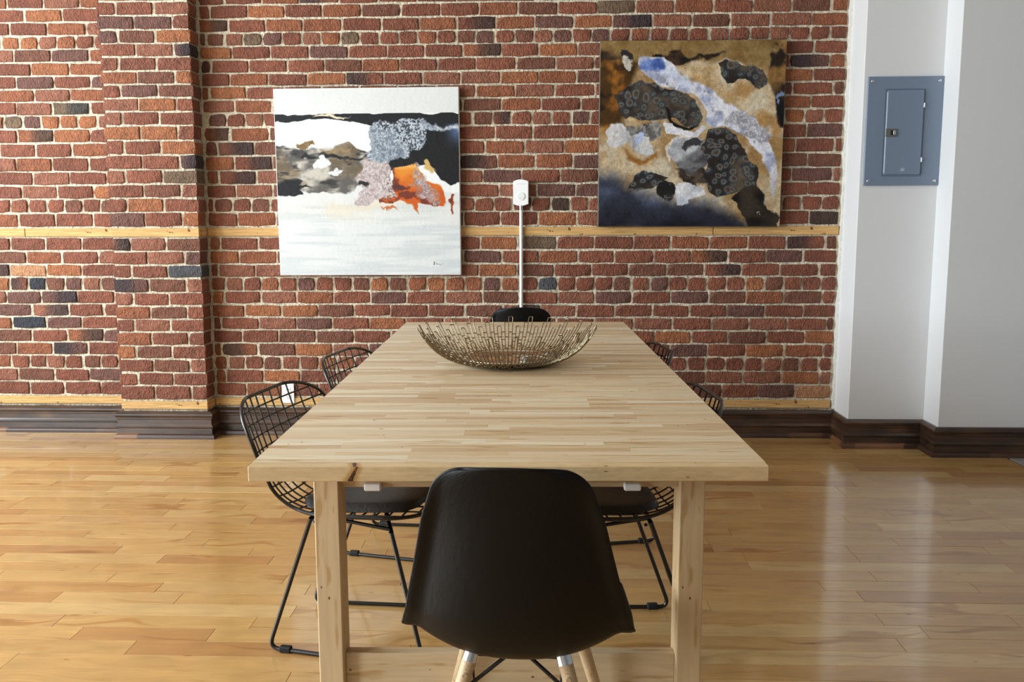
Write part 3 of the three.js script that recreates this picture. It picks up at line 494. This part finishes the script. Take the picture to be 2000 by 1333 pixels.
// ───────────────────────── paintings ─────────────────────────
function inPoly(p, x, y) {                              // signed distance, negative inside
  let d = 1e9, inside = false;
  for (let i = 0, j = p.length - 1; i < p.length; j = i++) {
    const [xi, yi] = p[i], [xj, yj] = p[j], ex = xj - xi, ey = yj - yi, wx = x - xi, wy = y - yi, t = Math.max(0, Math.min(1, (wx * ex + wy * ey) / (ex * ex + ey * ey))), dx = wx - ex * t, dy = wy - ey * t;
    d = Math.min(d, dx * dx + dy * dy); if ((yi > y) !== (yj > y) && x < (xj - xi) * (y - yi) / (yj - yi) + xi) inside = !inside;
  }
  return (inside ? -1 : 1) * Math.sqrt(d);
}
function cells(x, y, s) { const xi = Math.floor(x), yi = Math.floor(y); let a = 9, b = 9, id = 0; for (let j = -1; j <= 1; j++) for (let i = -1; i <= 1; i++) { const cx = xi + i + 0.15 + 0.7 * hash(xi + i, yi + j, s), cy = yi + j + 0.15 + 0.7 * hash(xi + i, yi + j, s + 7), d = Math.hypot(cx - x, cy - y); if (d < a) { b = a; a = d; id = hash(xi + i, yi + j, s + 3); } else if (d < b) b = d; } return [a, b - a, id]; }
const mixc = (a, b, t) => [lerp(a[0], b[0], t), lerp(a[1], b[1], t), lerp(a[2], b[2], t)];
function painting(N, base, layers, detail = 0) {
  for (const l of layers) { const xs = l.p.map((q) => q[0]), ys = l.p.map((q) => q[1]), m = (l.warp || 0.02) * 2.1 + (l.edge || 0.004) + 0.01; l.bb = [Math.min(...xs) - m, Math.max(...xs) + m, Math.min(...ys) - m, Math.max(...ys) + m]; }
  return tex(N, N, (u, vv) => {
    const v = 1 - vv; let c = base(u, v);
    for (const l of layers) {
      if (u < l.bb[0] || u > l.bb[1] || v < l.bb[2] || v > l.bb[3]) continue;
      const w = (l.warp ?? 0.02) * 2.1, f = l.freq || 9, sd = l.p.length * 3 + Math.round(l.p[0][0] * 50), x = u + w * (fbm(u * f, v * f, 5 + sd, 5) - 0.5) * 2, y = v + w * (fbm(u * f, v * f, 55 + sd, 5) - 0.5) * 2, d = inPoly(l.p, x, y), e = l.edge || 0.004;
      const a = sstep(e, -e, d) * (l.alpha ? l.alpha(u, v, d) : 1); if (a > 0.002) c = mixc(c, typeof l.c === 'function' ? l.c(u, v, d) : l.c, a);
    }
    if (detail) { const k = 1 + detail * (fbm(u * 44 + 6 * v, v * 36 - 5 * u, 99, 4) - 0.5) + detail * 0.8 * (fbm(u * 130, v * 130, 199, 2) - 0.5); c = [c[0] * k, c[1] * k, c[2] * k]; }
    return c;
  });
}
const ell = (x, y, rx, ry = rx, n = 14) => Array.from({ length: n }, (_, i) => [x + rx * Math.cos(i / n * 2 * Math.PI), y + ry * Math.sin(i / n * 2 * Math.PI)]);
const foam = (a, b, cdark, f, s) => (u, v) => { const wx = u + 0.03 * fbm(u * 12, v * 12, s, 3), wy = v + 0.03 * fbm(u * 12, v * 12, s + 9, 3), r1 = 1 - Math.abs(2 * fbm(wx * f * 0.75, wy * f * 0.75, s + 2, 4) - 1), r2 = fbm(wx * f * 2.2, wy * f * 2.2, s + 6, 3), m = fbm(u * 8, v * 8, s + 4, 3); let c = mixc(a, b, 0.12 + 0.7 * sstep(0.5, 0.95, r1 * 0.55 + r2 * 0.25 + m * 0.3)); c = mixc(c, b, sstep(0.6, 0.74, r2) * 0.45); return mixc(c, cdark, sstep(0.5, 0.66, m) * sstep(0.5, 0.4, r2) * 0.75); };
const paintA = painting(900, (u, v) => {
  const st = fbm(u * 4, v * 46, 3, 3), n = fbm(u * 12, v * 12, 6, 4), cream = sstep(0.52, 0.62, v) * sstep(0.76, 0.62, v) * (0.25 + 0.75 * sstep(0.42, 0.58, fbm(u * 6, v * 9, 31, 3)));
  let c = mixc([214, 217, 217], [226, 228, 227], n); if (v > 0.6) c = mixc(c, [200, 206, 208], sstep(0.45, 0.75, st) * 0.8); if (v < 0.135) c = mixc([216, 218, 216], [222, 224, 222], n); return mixc(c, [222, 212, 192], cream * 0.8);
}, [
  { p: [[-0.05, 0.133], [1.05, 0.131], [1.05, 0.56], [0.7, 0.54], [0.45, 0.5], [0.3, 0.3], [-0.05, 0.3]], warp: 0.0, c: (u, v) => mixc([230, 231, 230], [240, 241, 240], fbm(u * 14, v * 14, 3, 4)) },
  { p: [[-0.05, 0.133], [1.05, 0.131], [1.05, 0.21], [0.75, 0.205], [0.52, 0.2], [0.42, 0.18], [0.3, 0.162], [0.19, 0.158], [0.12, 0.17], [0.06, 0.178], [-0.05, 0.168]], warp: 0.008, freq: 14, edge: 0.002, c: [18, 19, 23] },
  { p: [[-0.05, -0.05], [1.05, -0.05], [1.05, 0.131], [-0.05, 0.133]], warp: 0.0, edge: 0.0015, c: (u, v) => mixc([216, 218, 216], [223, 225, 223], fbm(u * 12, v * 12, 6, 4)) },
  { p: [[0.19, 0.152], [0.26, 0.14], [0.33, 0.143], [0.42, 0.141], [0.34, 0.155], [0.24, 0.16]], warp: 0.012, freq: 20, c: [226, 214, 184] },
  { p: [[0.74, 0.2], [1.05, 0.19], [1.05, 0.505], [0.95, 0.515], [0.9, 0.49], [0.87, 0.45], [0.82, 0.41], [0.76, 0.42], [0.66, 0.42], [0.6, 0.45], [0.58, 0.38], [0.64, 0.31]], warp: 0.012, freq: 12, c: (u, v) => mixc([14, 15, 18], [84, 108, 146], sstep(0.9, 1, u) * sstep(0.34, 0.22, v) * 0.9) },
  { p: [[-0.05, 0.315], [0.1, 0.325], [0.24, 0.315], [0.36, 0.308], [0.46, 0.325], [0.52, 0.36], [0.5, 0.43], [0.45, 0.5], [0.42, 0.55], [0.3, 0.555], [0.12, 0.548], [-0.05, 0.5]], warp: 0.02, freq: 10, edge: 0.006, c: (u, v) => { const n = fbm(u * 16, v * 22, 9, 5), m = fbm(u * 5, v * 9, 2, 3); let c = mixc([92, 88, 84], [196, 190, 178], sstep(0.3, 0.72, n)); c = mixc(c, [112, 92, 62], sstep(0.5, 0.66, m) * 0.6); return mixc(c, [44, 42, 42], sstep(0.62, 0.75, fbm(u * 10, v * 30, 77, 4)) * 0.85); } },
  { p: [[-0.05, 0.325], [0.06, 0.322], [0.2, 0.33], [0.3, 0.343], [0.48, 0.36], [0.56, 0.335], [0.58, 0.36], [0.5, 0.385], [0.46, 0.372], [0.3, 0.362], [0.12, 0.358], [-0.05, 0.352]], warp: 0.012, freq: 22, edge: 0.005, alpha: (u, v) => 0.35 + 0.65 * sstep(0.4, 0.6, fbm(u * 18, v * 24, 8, 3)), c: [24, 24, 27] },
  { p: [[-0.05, 0.492], [0.08, 0.49], [0.13, 0.475], [0.15, 0.492], [0.13, 0.51], [0.2, 0.522], [0.12, 0.532], [0.13, 0.555], [0.09, 0.572], [-0.05, 0.572]], warp: 0.012, freq: 18, edge: 0.003, c: [17, 18, 22] },
  { p: [[0.12, 0.285], [0.2, 0.275], [0.215, 0.305], [0.16, 0.315], [0.12, 0.31]], warp: 0.012, freq: 20, c: (u, v) => mixc([98, 74, 40], [150, 126, 84], fbm(u * 40, v * 40, 3, 3)) },
  { p: [[0.25, 0.315], [0.34, 0.312], [0.4, 0.308], [0.39, 0.328], [0.28, 0.335]], warp: 0.015, freq: 20, edge: 0.01, c: [150, 128, 92] },
  { p: ell(0.255, 0.372, 0.04, 0.026), warp: 0.02, freq: 22, c: [234, 235, 234] }, { p: ell(0.235, 0.412, 0.028, 0.013), warp: 0.014, freq: 24, c: [234, 235, 234] }, { p: ell(0.318, 0.437, 0.04, 0.013), warp: 0.014, freq: 24, c: [234, 235, 234] },
  { p: [[0.52, 0.2], [0.56, 0.168], [0.64, 0.165], [0.7, 0.178], [0.8, 0.17], [0.88, 0.185], [0.9, 0.205], [0.83, 0.22], [0.82, 0.26], [0.8, 0.3], [0.75, 0.33], [0.74, 0.37], [0.68, 0.39], [0.62, 0.4], [0.58, 0.42], [0.56, 0.46], [0.5, 0.44], [0.5, 0.36], [0.53, 0.32], [0.5, 0.28]], warp: 0.022, freq: 14, edge: 0.005, c: foam([96, 106, 120], [206, 214, 222], [34, 36, 42], 62, 5) },
  { p: [[0.88, 0.195], [0.93, 0.215], [1.05, 0.185], [1.05, 0.21], [0.95, 0.235], [0.88, 0.215]], warp: 0.016, freq: 18, edge: 0.008, c: foam([140, 148, 160], [224, 230, 236], [60, 66, 78], 70, 9) },
  { p: [[0.64, 0.42], [0.76, 0.4], [0.79, 0.44], [0.82, 0.5], [0.9, 0.52], [0.92, 0.6], [0.9, 0.63], [0.83, 0.625], [0.77, 0.6], [0.772, 0.66], [0.745, 0.61], [0.7, 0.605], [0.64, 0.6], [0.55, 0.618], [0.55, 0.59], [0.62, 0.55], [0.63, 0.48]], warp: 0.012, freq: 14, c: (u, v) => { const n = fbm(u * 16, v * 16, 4, 4); let c = mixc([222, 138, 42], [198, 88, 22], sstep(0.4, 0.56, v + 0.15 * (n - 0.5))); c = mixc(c, [236, 186, 110], sstep(0.44, 0.41, v) * 0.7); return mixc(c, [92, 40, 34], sstep(0.55, 0.68, n) * 0.8); } },
  { p: [[0.62, 0.52], [0.7, 0.51], [0.73, 0.53], [0.69, 0.55], [0.63, 0.545]], warp: 0.012, freq: 20, edge: 0.006, c: [82, 42, 40] },
  { p: [[0.5, 0.38], [0.6, 0.4], [0.63, 0.46], [0.62, 0.51], [0.66, 0.555], [0.58, 0.58], [0.5, 0.6], [0.42, 0.61], [0.42, 0.59], [0.48, 0.545], [0.44, 0.5], [0.43, 0.45]], warp: 0.024, freq: 13, edge: 0.007, c: foam([158, 140, 140], [222, 214, 212], [96, 82, 84], 58, 21) },
  { p: [[0.75, 0.41], [0.79, 0.44], [0.83, 0.49], [0.88, 0.53], [0.92, 0.61], [0.86, 0.625], [0.8, 0.58], [0.73, 0.545], [0.71, 0.53], [0.77, 0.5]], warp: 0.024, freq: 15, edge: 0.007, alpha: (u, v) => 0.55 + 0.45 * sstep(0.36, 0.55, fbm(u * 22, v * 22, 12, 3)), c: foam([140, 112, 112], [220, 208, 204], [80, 48, 46], 60, 33) },
  { p: [[0.8, 0.39], [0.83, 0.38], [0.87, 0.44], [0.85, 0.455], [0.81, 0.43]], warp: 0.012, freq: 20, edge: 0.006, c: [204, 170, 104] },
  { p: [[0.46, 0.495], [0.49, 0.5], [0.51, 0.51], [0.48, 0.52], [0.45, 0.513]], warp: 0.008, freq: 30, c: [34, 32, 34] },
  { p: [[0.955, 0.565], [0.967, 0.57], [0.965, 0.63], [0.968, 0.67], [0.956, 0.675], [0.952, 0.62], [0.942, 0.605], [0.944, 0.59]], warp: 0.007, freq: 30, c: (u, v) => mixc([168, 70, 24], [100, 44, 34], fbm(u * 60, v * 60, 3, 3)) },
  { p: [[0.57, 0.628], [0.62, 0.63], [0.66, 0.637], [0.6, 0.645]], warp: 0.012, freq: 30, c: [190, 112, 62] },
  ...[[0.855, 0.9405, 0.0035, 0.007], [0.868, 0.945, 0.006, 0.0025], [0.88, 0.944, 0.0025, 0.004], [0.891, 0.945, 0.005, 0.002], [0.905, 0.944, 0.002, 0.004]].map(([x, y, a, b]) => ({ p: ell(x, y, a, b, 8), warp: 0.004, freq: 90, edge: 0.0012, c: [96, 92, 88] })),
]);
const cellMat = (u, v) => { const x = u * 20 + 1.0 * fbm(u * 12, v * 12, 8, 3), y = v * 21 + 1.0 * fbm(u * 12, v * 12, 48, 3), [d, e, id] = cells(x, y, 17), r = 0.14 + 0.17 * id, n = fbm(u * 9, v * 9, 4, 3); let c = mixc([48, 40, 36], [98, 86, 70], sstep(0.42, 0.68, n)); c = mixc(c, [48, 60, 74], sstep(0.62, 0.26, d) * 0.85); c = mixc(c, [118, 120, 106], Math.exp(-(((d - r) / 0.10) ** 2)) * 0.8); return mixc(c, [92, 64, 52], sstep(r - 0.02, r - 0.14, d) * 0.8); };
const sand = (a, b, f, s) => (u, v) => mixc(a, b, sstep(0.28, 0.72, fbm(u * f, v * f * 1.3, s, 5)));
const paintB = painting(960, (u, v) => { const n = fbm(u * 7, v * 9, 2, 5), t = sstep(0.22, 0.08, v + 0.1 * (n - 0.5)); let c = mixc([202, 180, 142], [166, 132, 84], sstep(0.35, 0.7, n)); c = mixc(c, [212, 202, 180], sstep(0.52, 0.75, fbm(u * 9 + 3, v * 7, 22, 4)) * 0.8); return mixc(c, mixc([122, 90, 44], [170, 146, 98], fbm(u * 15, v * 15, 14, 4)), t); }, [
  { p: [[-0.05, 0.06], [0.1, 0.08], [0.2, 0.16], [0.16, 0.25], [0.12, 0.3], [0.12, 0.42], [0.03, 0.46], [-0.05, 0.46]], warp: 0.04, freq: 8, edge: 0.03, c: (u, v) => mixc(mixc([74, 50, 20], [166, 106, 38], sstep(0.35, 0.66, fbm(u * 12, v * 12, 7, 4))), [40, 30, 20], sstep(0.58, 0.7, fbm(u * 9, v * 14, 37, 4))) },
  { p: [[0.27, 0.06], [0.36, 0.07], [0.42, 0.03], [0.46, 0.08], [0.55, 0.085], [0.66, 0.075], [0.62, 0.1], [0.5, 0.105], [0.42, 0.135], [0.35, 0.11], [0.28, 0.085]], warp: 0.024, freq: 13, edge: 0.008, c: sand([28, 22, 20], [78, 56, 38], 20, 5) },
  { p: [[0.9, 0.1], [0.95, 0.02], [1.05, 0.0], [1.05, 0.5], [0.97, 0.42], [0.95, 0.3], [0.92, 0.22]], warp: 0.03, freq: 10, edge: 0.01, c: (u, v) => mixc(mixc([42, 32, 24], [150, 112, 62], sstep(0.42, 0.68, fbm(u * 14, v * 12, 9, 4))), [22, 20, 22], sstep(0.2, 0.35, v)) },
  { p: [[0.4, 0.15], [0.52, 0.1], [0.66, 0.09], [0.8, 0.15], [0.92, 0.24], [0.96, 0.36], [0.99, 0.48], [0.9, 0.5], [0.74, 0.34], [0.6, 0.27]], warp: 0.02, freq: 8, edge: 0.014, c: (u, v) => mixc(sand([222, 208, 176], [186, 146, 92], 9, 12)(u, v), [234, 230, 222], sstep(0.14, 0.1, v) * 0.7) },
  { p: ell(0.145, 0.075, 0.03, 0.028), warp: 0.02, freq: 18, c: [44, 42, 42] }, { p: ell(0.148, 0.125, 0.022, 0.04), warp: 0.02, freq: 16, c: [204, 198, 184] },
  { p: [[0.2, 0.13], [0.205, 0.1], [0.25, 0.078], [0.34, 0.085], [0.4, 0.12], [0.46, 0.175], [0.53, 0.215], [0.6, 0.27], [0.68, 0.3], [0.76, 0.36], [0.85, 0.42], [0.9, 0.5], [0.95, 0.6], [0.98, 0.74], [0.96, 0.84], [0.93, 0.72], [0.88, 0.62], [0.8, 0.52], [0.7, 0.45], [0.62, 0.455], [0.56, 0.44], [0.57, 0.37], [0.5, 0.29], [0.42, 0.25], [0.3, 0.205], [0.23, 0.18]], warp: 0.02, freq: 9, edge: 0.006, c: (u, v) => { const n = fbm(u * 18 + v * 8, v * 18 - u * 8, 3, 4); let c = mixc([172, 180, 206], [236, 238, 246], sstep(0.3, 0.6, n)); c = mixc(c, [130, 132, 140], sstep(0.62, 0.74, fbm(u * 26, v * 26, 63, 3)) * 0.6); return mixc(c, [176, 166, 160], sstep(0.6, 0.8, v) * 0.5); } },
  { p: ell(0.285, 0.125, 0.085, 0.038), warp: 0.016, freq: 14, edge: 0.012, c: sand([72, 100, 176], [126, 152, 212], 16, 8) },
  { p: [[0.3, 0.155], [0.4, 0.15], [0.47, 0.2], [0.52, 0.23], [0.44, 0.24], [0.36, 0.2]], warp: 0.025, freq: 16, edge: 0.02, c: [214, 222, 242] },
  { p: [[0.72, 0.36], [0.8, 0.37], [0.9, 0.46], [0.93, 0.56], [0.86, 0.55], [0.78, 0.46], [0.66, 0.42]], warp: 0.02, freq: 16, edge: 0.01, c: foam([150, 150, 158], [240, 240, 244], [100, 100, 108], 60, 13) },
  { p: [[0.09, 0.28], [0.17, 0.24], [0.22, 0.215], [0.3, 0.23], [0.35, 0.25], [0.47, 0.28], [0.52, 0.325], [0.55, 0.4], [0.53, 0.455], [0.46, 0.455], [0.41, 0.42], [0.36, 0.4], [0.28, 0.41], [0.15, 0.415], [0.105, 0.37]], warp: 0.014, freq: 12, edge: 0.003, c: cellMat },
  { p: [[0.35, 0.355], [0.375, 0.37], [0.395, 0.415], [0.44, 0.452], [0.49, 0.468], [0.53, 0.45], [0.51, 0.478], [0.46, 0.475], [0.41, 0.452], [0.375, 0.41]], warp: 0.006, freq: 20, c: [26, 22, 20] },
  { p: [[0.625, 0.12], [0.67, 0.1], [0.75, 0.115], [0.79, 0.14], [0.84, 0.135], [0.88, 0.16], [0.91, 0.205], [0.905, 0.235], [0.86, 0.25], [0.82, 0.225], [0.77, 0.205], [0.73, 0.225], [0.69, 0.23], [0.66, 0.195]], warp: 0.012, freq: 14, edge: 0.003, c: cellMat },
  { p: [[0.035, 0.48], [0.07, 0.44], [0.13, 0.435], [0.17, 0.46], [0.16, 0.51], [0.12, 0.545], [0.06, 0.55]], warp: 0.018, freq: 12, c: sand([226, 224, 220], [196, 196, 198], 12, 4) },
  { p: [[0.16, 0.45], [0.26, 0.43], [0.33, 0.43], [0.345, 0.47], [0.3, 0.51], [0.22, 0.5], [0.17, 0.49]], warp: 0.024, freq: 14, edge: 0.008, c: foam([92, 90, 86], [188, 186, 182], [34, 32, 32], 40, 6) },
  { p: [[0.145, 0.53], [0.2, 0.5], [0.28, 0.515], [0.305, 0.56], [0.3, 0.61], [0.26, 0.635], [0.2, 0.605], [0.16, 0.575]], warp: 0.016, freq: 11, edge: 0.003, c: sand([220, 222, 220], [170, 172, 172], 12, 24) },
  { p: [[0.13, 0.575], [0.17, 0.61], [0.24, 0.648], [0.3, 0.635], [0.32, 0.6], [0.33, 0.62], [0.29, 0.665], [0.22, 0.67], [0.15, 0.63]], warp: 0.018, freq: 11, edge: 0.012, c: [156, 104, 46] },
  { p: [[0.19, 0.5], [0.24, 0.49], [0.26, 0.52], [0.22, 0.545], [0.19, 0.535]], warp: 0.02, freq: 20, c: [186, 200, 234] },
  { p: [[0.345, 0.455], [0.39, 0.44], [0.44, 0.475], [0.5, 0.485], [0.56, 0.45], [0.585, 0.47], [0.54, 0.51], [0.45, 0.515], [0.36, 0.505]], warp: 0.016, freq: 12, edge: 0.003, c: sand([238, 238, 242], [206, 208, 218], 14, 34) },
  { p: [[0.37, 0.57], [0.4, 0.525], [0.47, 0.505], [0.5, 0.51], [0.42, 0.535], [0.39, 0.58], [0.4, 0.65], [0.375, 0.62]], warp: 0.012, freq: 14, c: [234, 222, 202] },
  { p: [[0.385, 0.58], [0.41, 0.53], [0.48, 0.51], [0.56, 0.52], [0.61, 0.57], [0.6, 0.65], [0.55, 0.71], [0.48, 0.71], [0.42, 0.67]], warp: 0.012, freq: 12, edge: 0.003, c: (u, v) => mixc(sand([206, 208, 210], [170, 172, 174], 16, 3)(u, v), sand([72, 72, 74], [122, 122, 124], 22, 13)(u, v), sstep(-0.02, 0.02, (u - 0.5) * 0.6 + (v - 0.6) + 0.08 * (fbm(u * 14, v * 14, 6, 3) - 0.5))) },
  { p: [[0.48, 0.54], [0.53, 0.52], [0.58, 0.535], [0.56, 0.57], [0.5, 0.58], [0.46, 0.6], [0.455, 0.575]], warp: 0.014, freq: 18, c: [66, 64, 66] },
  { p: [[0.42, 0.7], [0.5, 0.71], [0.56, 0.69], [0.6, 0.74], [0.57, 0.77], [0.48, 0.755]], warp: 0.018, freq: 16, edge: 0.008, c: sand([40, 34, 30], [92, 80, 66], 22, 4) },
  { p: [[-0.05, 0.64], [0.08, 0.72], [0.2, 0.79], [0.32, 0.85], [0.45, 0.885], [0.6, 0.87], [0.72, 0.9], [0.8, 0.95], [0.86, 1.05], [-0.05, 1.05]], warp: 0.03, freq: 7, edge: 0.05, c: (u, v) => mixc(sand([88, 98, 122], [52, 56, 68], 7, 15)(u, v), sand([22, 24, 32], [40, 42, 54], 9, 25)(u, v), sstep(0.82, 0.98, v + 0.1 * (fbm(u * 6, v * 6, 3, 3) - 0.5))) },
  { p: [[0.17, 0.79], [0.2, 0.73], [0.25, 0.695], [0.32, 0.7], [0.39, 0.73], [0.35, 0.765], [0.3, 0.79], [0.22, 0.81]], warp: 0.012, freq: 14, edge: 0.003, c: cellMat },
  { p: [[0.41, 0.76], [0.5, 0.76], [0.56, 0.78], [0.57, 0.83], [0.52, 0.86], [0.42, 0.885], [0.4, 0.83]], warp: 0.022, freq: 13, edge: 0.005, c: sand([236, 236, 238], [190, 196, 206], 13, 7) },
  { p: ell(0.375, 0.795, 0.048, 0.056), warp: 0.012, freq: 16, c: (u, v) => { const n = fbm(u * 30, v * 30, 3, 4); return mixc([32, 32, 32], [120, 118, 112], sstep(0.5, 0.74, n)); } },
  { p: [[0.735, 0.84], [0.79, 0.79], [0.86, 0.765], [0.9, 0.84], [0.94, 0.9], [0.985, 0.95], [1.02, 1.05], [0.85, 1.05], [0.8, 0.94]], warp: 0.016, freq: 16, edge: 0.006, c: sand([26, 22, 20], [62, 54, 44], 11, 14) },
  { p: [[0.565, 0.735], [0.6, 0.63], [0.57, 0.58], [0.6, 0.46], [0.66, 0.455], [0.74, 0.49], [0.78, 0.56], [0.8, 0.58], [0.815, 0.64], [0.86, 0.66], [0.885, 0.7], [0.87, 0.76], [0.8, 0.775], [0.74, 0.815], [0.66, 0.835], [0.6, 0.81]], warp: 0.012, freq: 12, edge: 0.003, c: cellMat },
  { p: [[0.96, 0.285], [0.985, 0.275], [1.0, 0.29], [0.97, 0.31], [0.965, 0.34], [0.955, 0.33]], warp: 0.008, freq: 30, c: [120, 140, 178] },
  ...[[0.88, 0.288, 0.008], [0.858, 0.35, 0.007], [0.83, 0.352, 0.005], [0.825, 0.375, 0.006]].map(([x, y, a]) => ({ p: ell(x, y, a), warp: 0.003, c: [214, 214, 216] })),
  ...[[0.874, 0.925, 0.003, 0.009], [0.882, 0.918, 0.007, 0.003], [0.89, 0.935, 0.008, 0.0025]].map(([x, y, a, b]) => ({ p: ell(x, y, a, b, 8), warp: 0.004, freq: 80, edge: 0.0014, c: [168, 164, 156] })),
], 0.28);
function canvas(name, label, w, h, d, map, sideMat, pos, rot, gloss, tint = 0xffffff) {
  const o = thing(name, label, 'painting', pos); o.rotation.z = rot;
  part('stretched_canvas', rbox(w, h, d, 0.004, 0, h / 2, d / 2), sideMat, o);
  const g = new THREE.PlaneGeometry(w - 0.006, h - 0.006, 1, 1); g.translate(0, h / 2, d + 0.0006);
  part('painted_face', g, phys({ color: tint, map, roughness: gloss, specularIntensity: 0.6, bumpMap: paintBump, bumpScale: 0.0008 }), o);
}
canvas('abstract_painting', 'white abstract canvas with a black, grey and orange band', 1.002, 1.004, 0.038, paintA, std({ color: rgb(236, 236, 234), roughness: 0.7 }), [-0.934, 0.907, 0.006], 0.002, 0.6, rgb(244, 244, 244));
canvas('abstract_painting', 'ochre and black abstract panel with dark cellular blobs and a blue-white streak', 0.976, 0.974, 0.036, paintB, std({ color: rgb(92, 84, 70), roughness: 0.5 }), [0.799, 1.166, 0.006], -0.004, 0.3, rgb(226, 224, 226));

// ───────────────────────── fittings on the walls ─────────────────────────
{ // siren box on its conduit
  const o = thing('alarm_siren', 'white plastic alarm box with a round grille on the brick between the paintings', 'alarm', [-0.104, 1.352, 0]);
  const w = 0.0375, h = 0.058, s = new THREE.Shape(); s.moveTo(-w, -h); s.quadraticCurveTo(0, -h - 0.018, w, -h); s.lineTo(w, h); s.quadraticCurveTo(0, h + 0.018, -w, h); s.closePath();
  part('housing', new THREE.ExtrudeGeometry(s, { depth: 0.036, bevelEnabled: true, bevelThickness: 0.005, bevelSize: 0.004, bevelSegments: 3, curveSegments: 16 }).translate(0, 0, 0.006), whitePlastic, o);
  part('speaker_disc', new THREE.CylinderGeometry(0.0205, 0.0215, 0.004, 40).rotateX(Math.PI / 2).translate(0, -0.02, 0.0485), phys({ color: rgb(230, 231, 230), roughness: 0.4 }), o);
  part('seam', rbox(0.048, 0.0018, 0.002, 0.0006, 0, 0.047, 0.0475), phys({ color: rgb(206, 207, 208), roughness: 0.5 }), o);
  part('grille_bar', rbox(0.026, 0.0016, 0.002, 0.0005, 0, -0.028, 0.051), phys({ color: rgb(214, 215, 215), roughness: 0.5 }), o);
  const c = thing('conduit', 'slim white metal conduit running down the brick below the alarm box', 'conduit', [-0.104, 0, 0.016]);
  part('pipe', rodCapped([0, 0.15, 0.0], [0, 1.262, 0.0], 0.0098, 0.0098, 20), phys({ color: rgb(226, 226, 224), roughness: 0.3, metalness: 0.2 }), c);
  part('coupling', rodCapped([0, 1.258, 0.0], [0, 1.288, 0.0], 0.0105, 0.0105, 20), steelMat, c);
}
{ // duplex outlet
  const o = thing('wall_outlet', 'white duplex outlet on the brick above the baseboard, seen through a wire chair', 'outlet', [-1.427, 0.2365, 0.003]);
  part('cover_plate', rbox(0.07, 0.114, 0.006, 0.003, 0, 0, 0.005), whitePlastic, o);
  for (const s of [-1, 1]) { const f = part('receptacle', rbox(0.034, 0.028, 0.004, 0.002, 0, s * 0.0195, 0.0085), whitePlastic, o); for (const x of [-0.0065, 0.0065]) part('slot', box(0.002, 0.008, 0.001, x, s * 0.0195 + 0.003, 0.0108), rubberMat, f); part('slot', rodCapped([0, s * 0.0195 - 0.008, 0.0104], [0, s * 0.0195 - 0.008, 0.0112], 0.0025, 0.0025, 10), rubberMat, f); }
  part('screw', rodCapped([0, 0, 0.0075], [0, 0, 0.0092], 0.003, 0.003, 10), std({ color: rgb(168, 146, 84), metalness: 0.8, roughness: 0.4 }), o);
}
{ // breaker panel
  const o = thing('breaker_panel', 'blue-grey metal breaker panel with a latched door on the painted step', 'breaker panel', [1.842, 1.645, Z1]);
  const m = phys({ color: rgb(112, 126, 145), roughness: 0.3, bumpMap: paintBump, bumpScale: 0.0003, clearcoat: 0.2, clearcoatRoughness: 0.4 });
  part('cover', rbox(0.378, 0.541, 0.014, 0.003, 0, 0, 0.007), m, o);
  const door = new THREE.Group(); door.name = 'door'; door.position.set(-0.002, -0.008, 0.0145); o.add(door);
  const sh = (w, h, r) => { const s = new THREE.Shape(); s.moveTo(-w + r, -h); s.lineTo(w - r, -h); s.quadraticCurveTo(w, -h, w, -h + r); s.lineTo(w, h - r); s.quadraticCurveTo(w, h, w - r, h); s.lineTo(-w + r, h); s.quadraticCurveTo(-w, h, -w, h - r); s.lineTo(-w, -h + r); s.quadraticCurveTo(-w, -h, -w + r, -h); return s; };
  part('door_leaf', new THREE.ExtrudeGeometry(sh(0.086, 0.203, 0.006), { depth: 0.002, bevelEnabled: true, bevelThickness: 0.007, bevelSize: 0.007, bevelSegments: 4 }), m, door);
  const fr = sh(0.099, 0.217, 0.004); fr.holes.push(sh(0.095, 0.213, 0.006)); part('door_gap', new THREE.ExtrudeGeometry(fr, { depth: 0.0012, bevelEnabled: false }), phys({ color: rgb(88, 100, 116), roughness: 0.5 }), door);
  part('latch', rbox(0.058, 0.040, 0.008, 0.003, -0.066, 0.0, 0.0105), phys({ color: rgb(120, 120, 116), metalness: 0.6, roughness: 0.35 }), door);
  part('latch_slot', box(0.014, 0.022, 0.0015, -0.062, 0.0, 0.0148), rubberMat, door);
  part('latch_tab', rbox(0.012, 0.020, 0.003, 0.001, -0.049, 0.0, 0.0155), steelMat, door);
  for (const y of [0.135, -0.135]) part('hinge', rbox(0.007, 0.024, 0.010, 0.002, 0.0945, y, 0.005), phys({ color: rgb(222, 224, 226), metalness: 0.5, roughness: 0.35 }), door);
  part('maker_mark', new THREE.PlaneGeometry(0.034, 0.018).translate(0.0, -0.184, 0.0093), std({ roughness: 0.6, transparent: false, map: tex(128, 64, (u, v) => { const s = sstep(0.55, 0.5, Math.abs((u - 0.5) * 1.7 - (v - 0.5) * 0.6)) * sstep(0.48, 0.4, Math.abs(v - 0.5)) * sstep(0.4, 0.6, fbm(u * 9, v * 7, 3, 3)); return mixc([116, 130, 148], [182, 194, 206], s); }) }), door);
  for (const x of [-1, 1]) for (const y of [-1, 1]) part('screw', new THREE.SphereGeometry(0.008, 14, 8, 0, 2 * Math.PI, 0, Math.PI / 2).rotateX(Math.PI / 2).scale(1, 1, 0.6).translate(x * 0.167, y * 0.248, 0.0135), steelMat, o);
}

scene.traverse((o) => { if (o.isMesh) o.castShadow = o.receiveShadow = true; });
renderer.render(scene, camera);
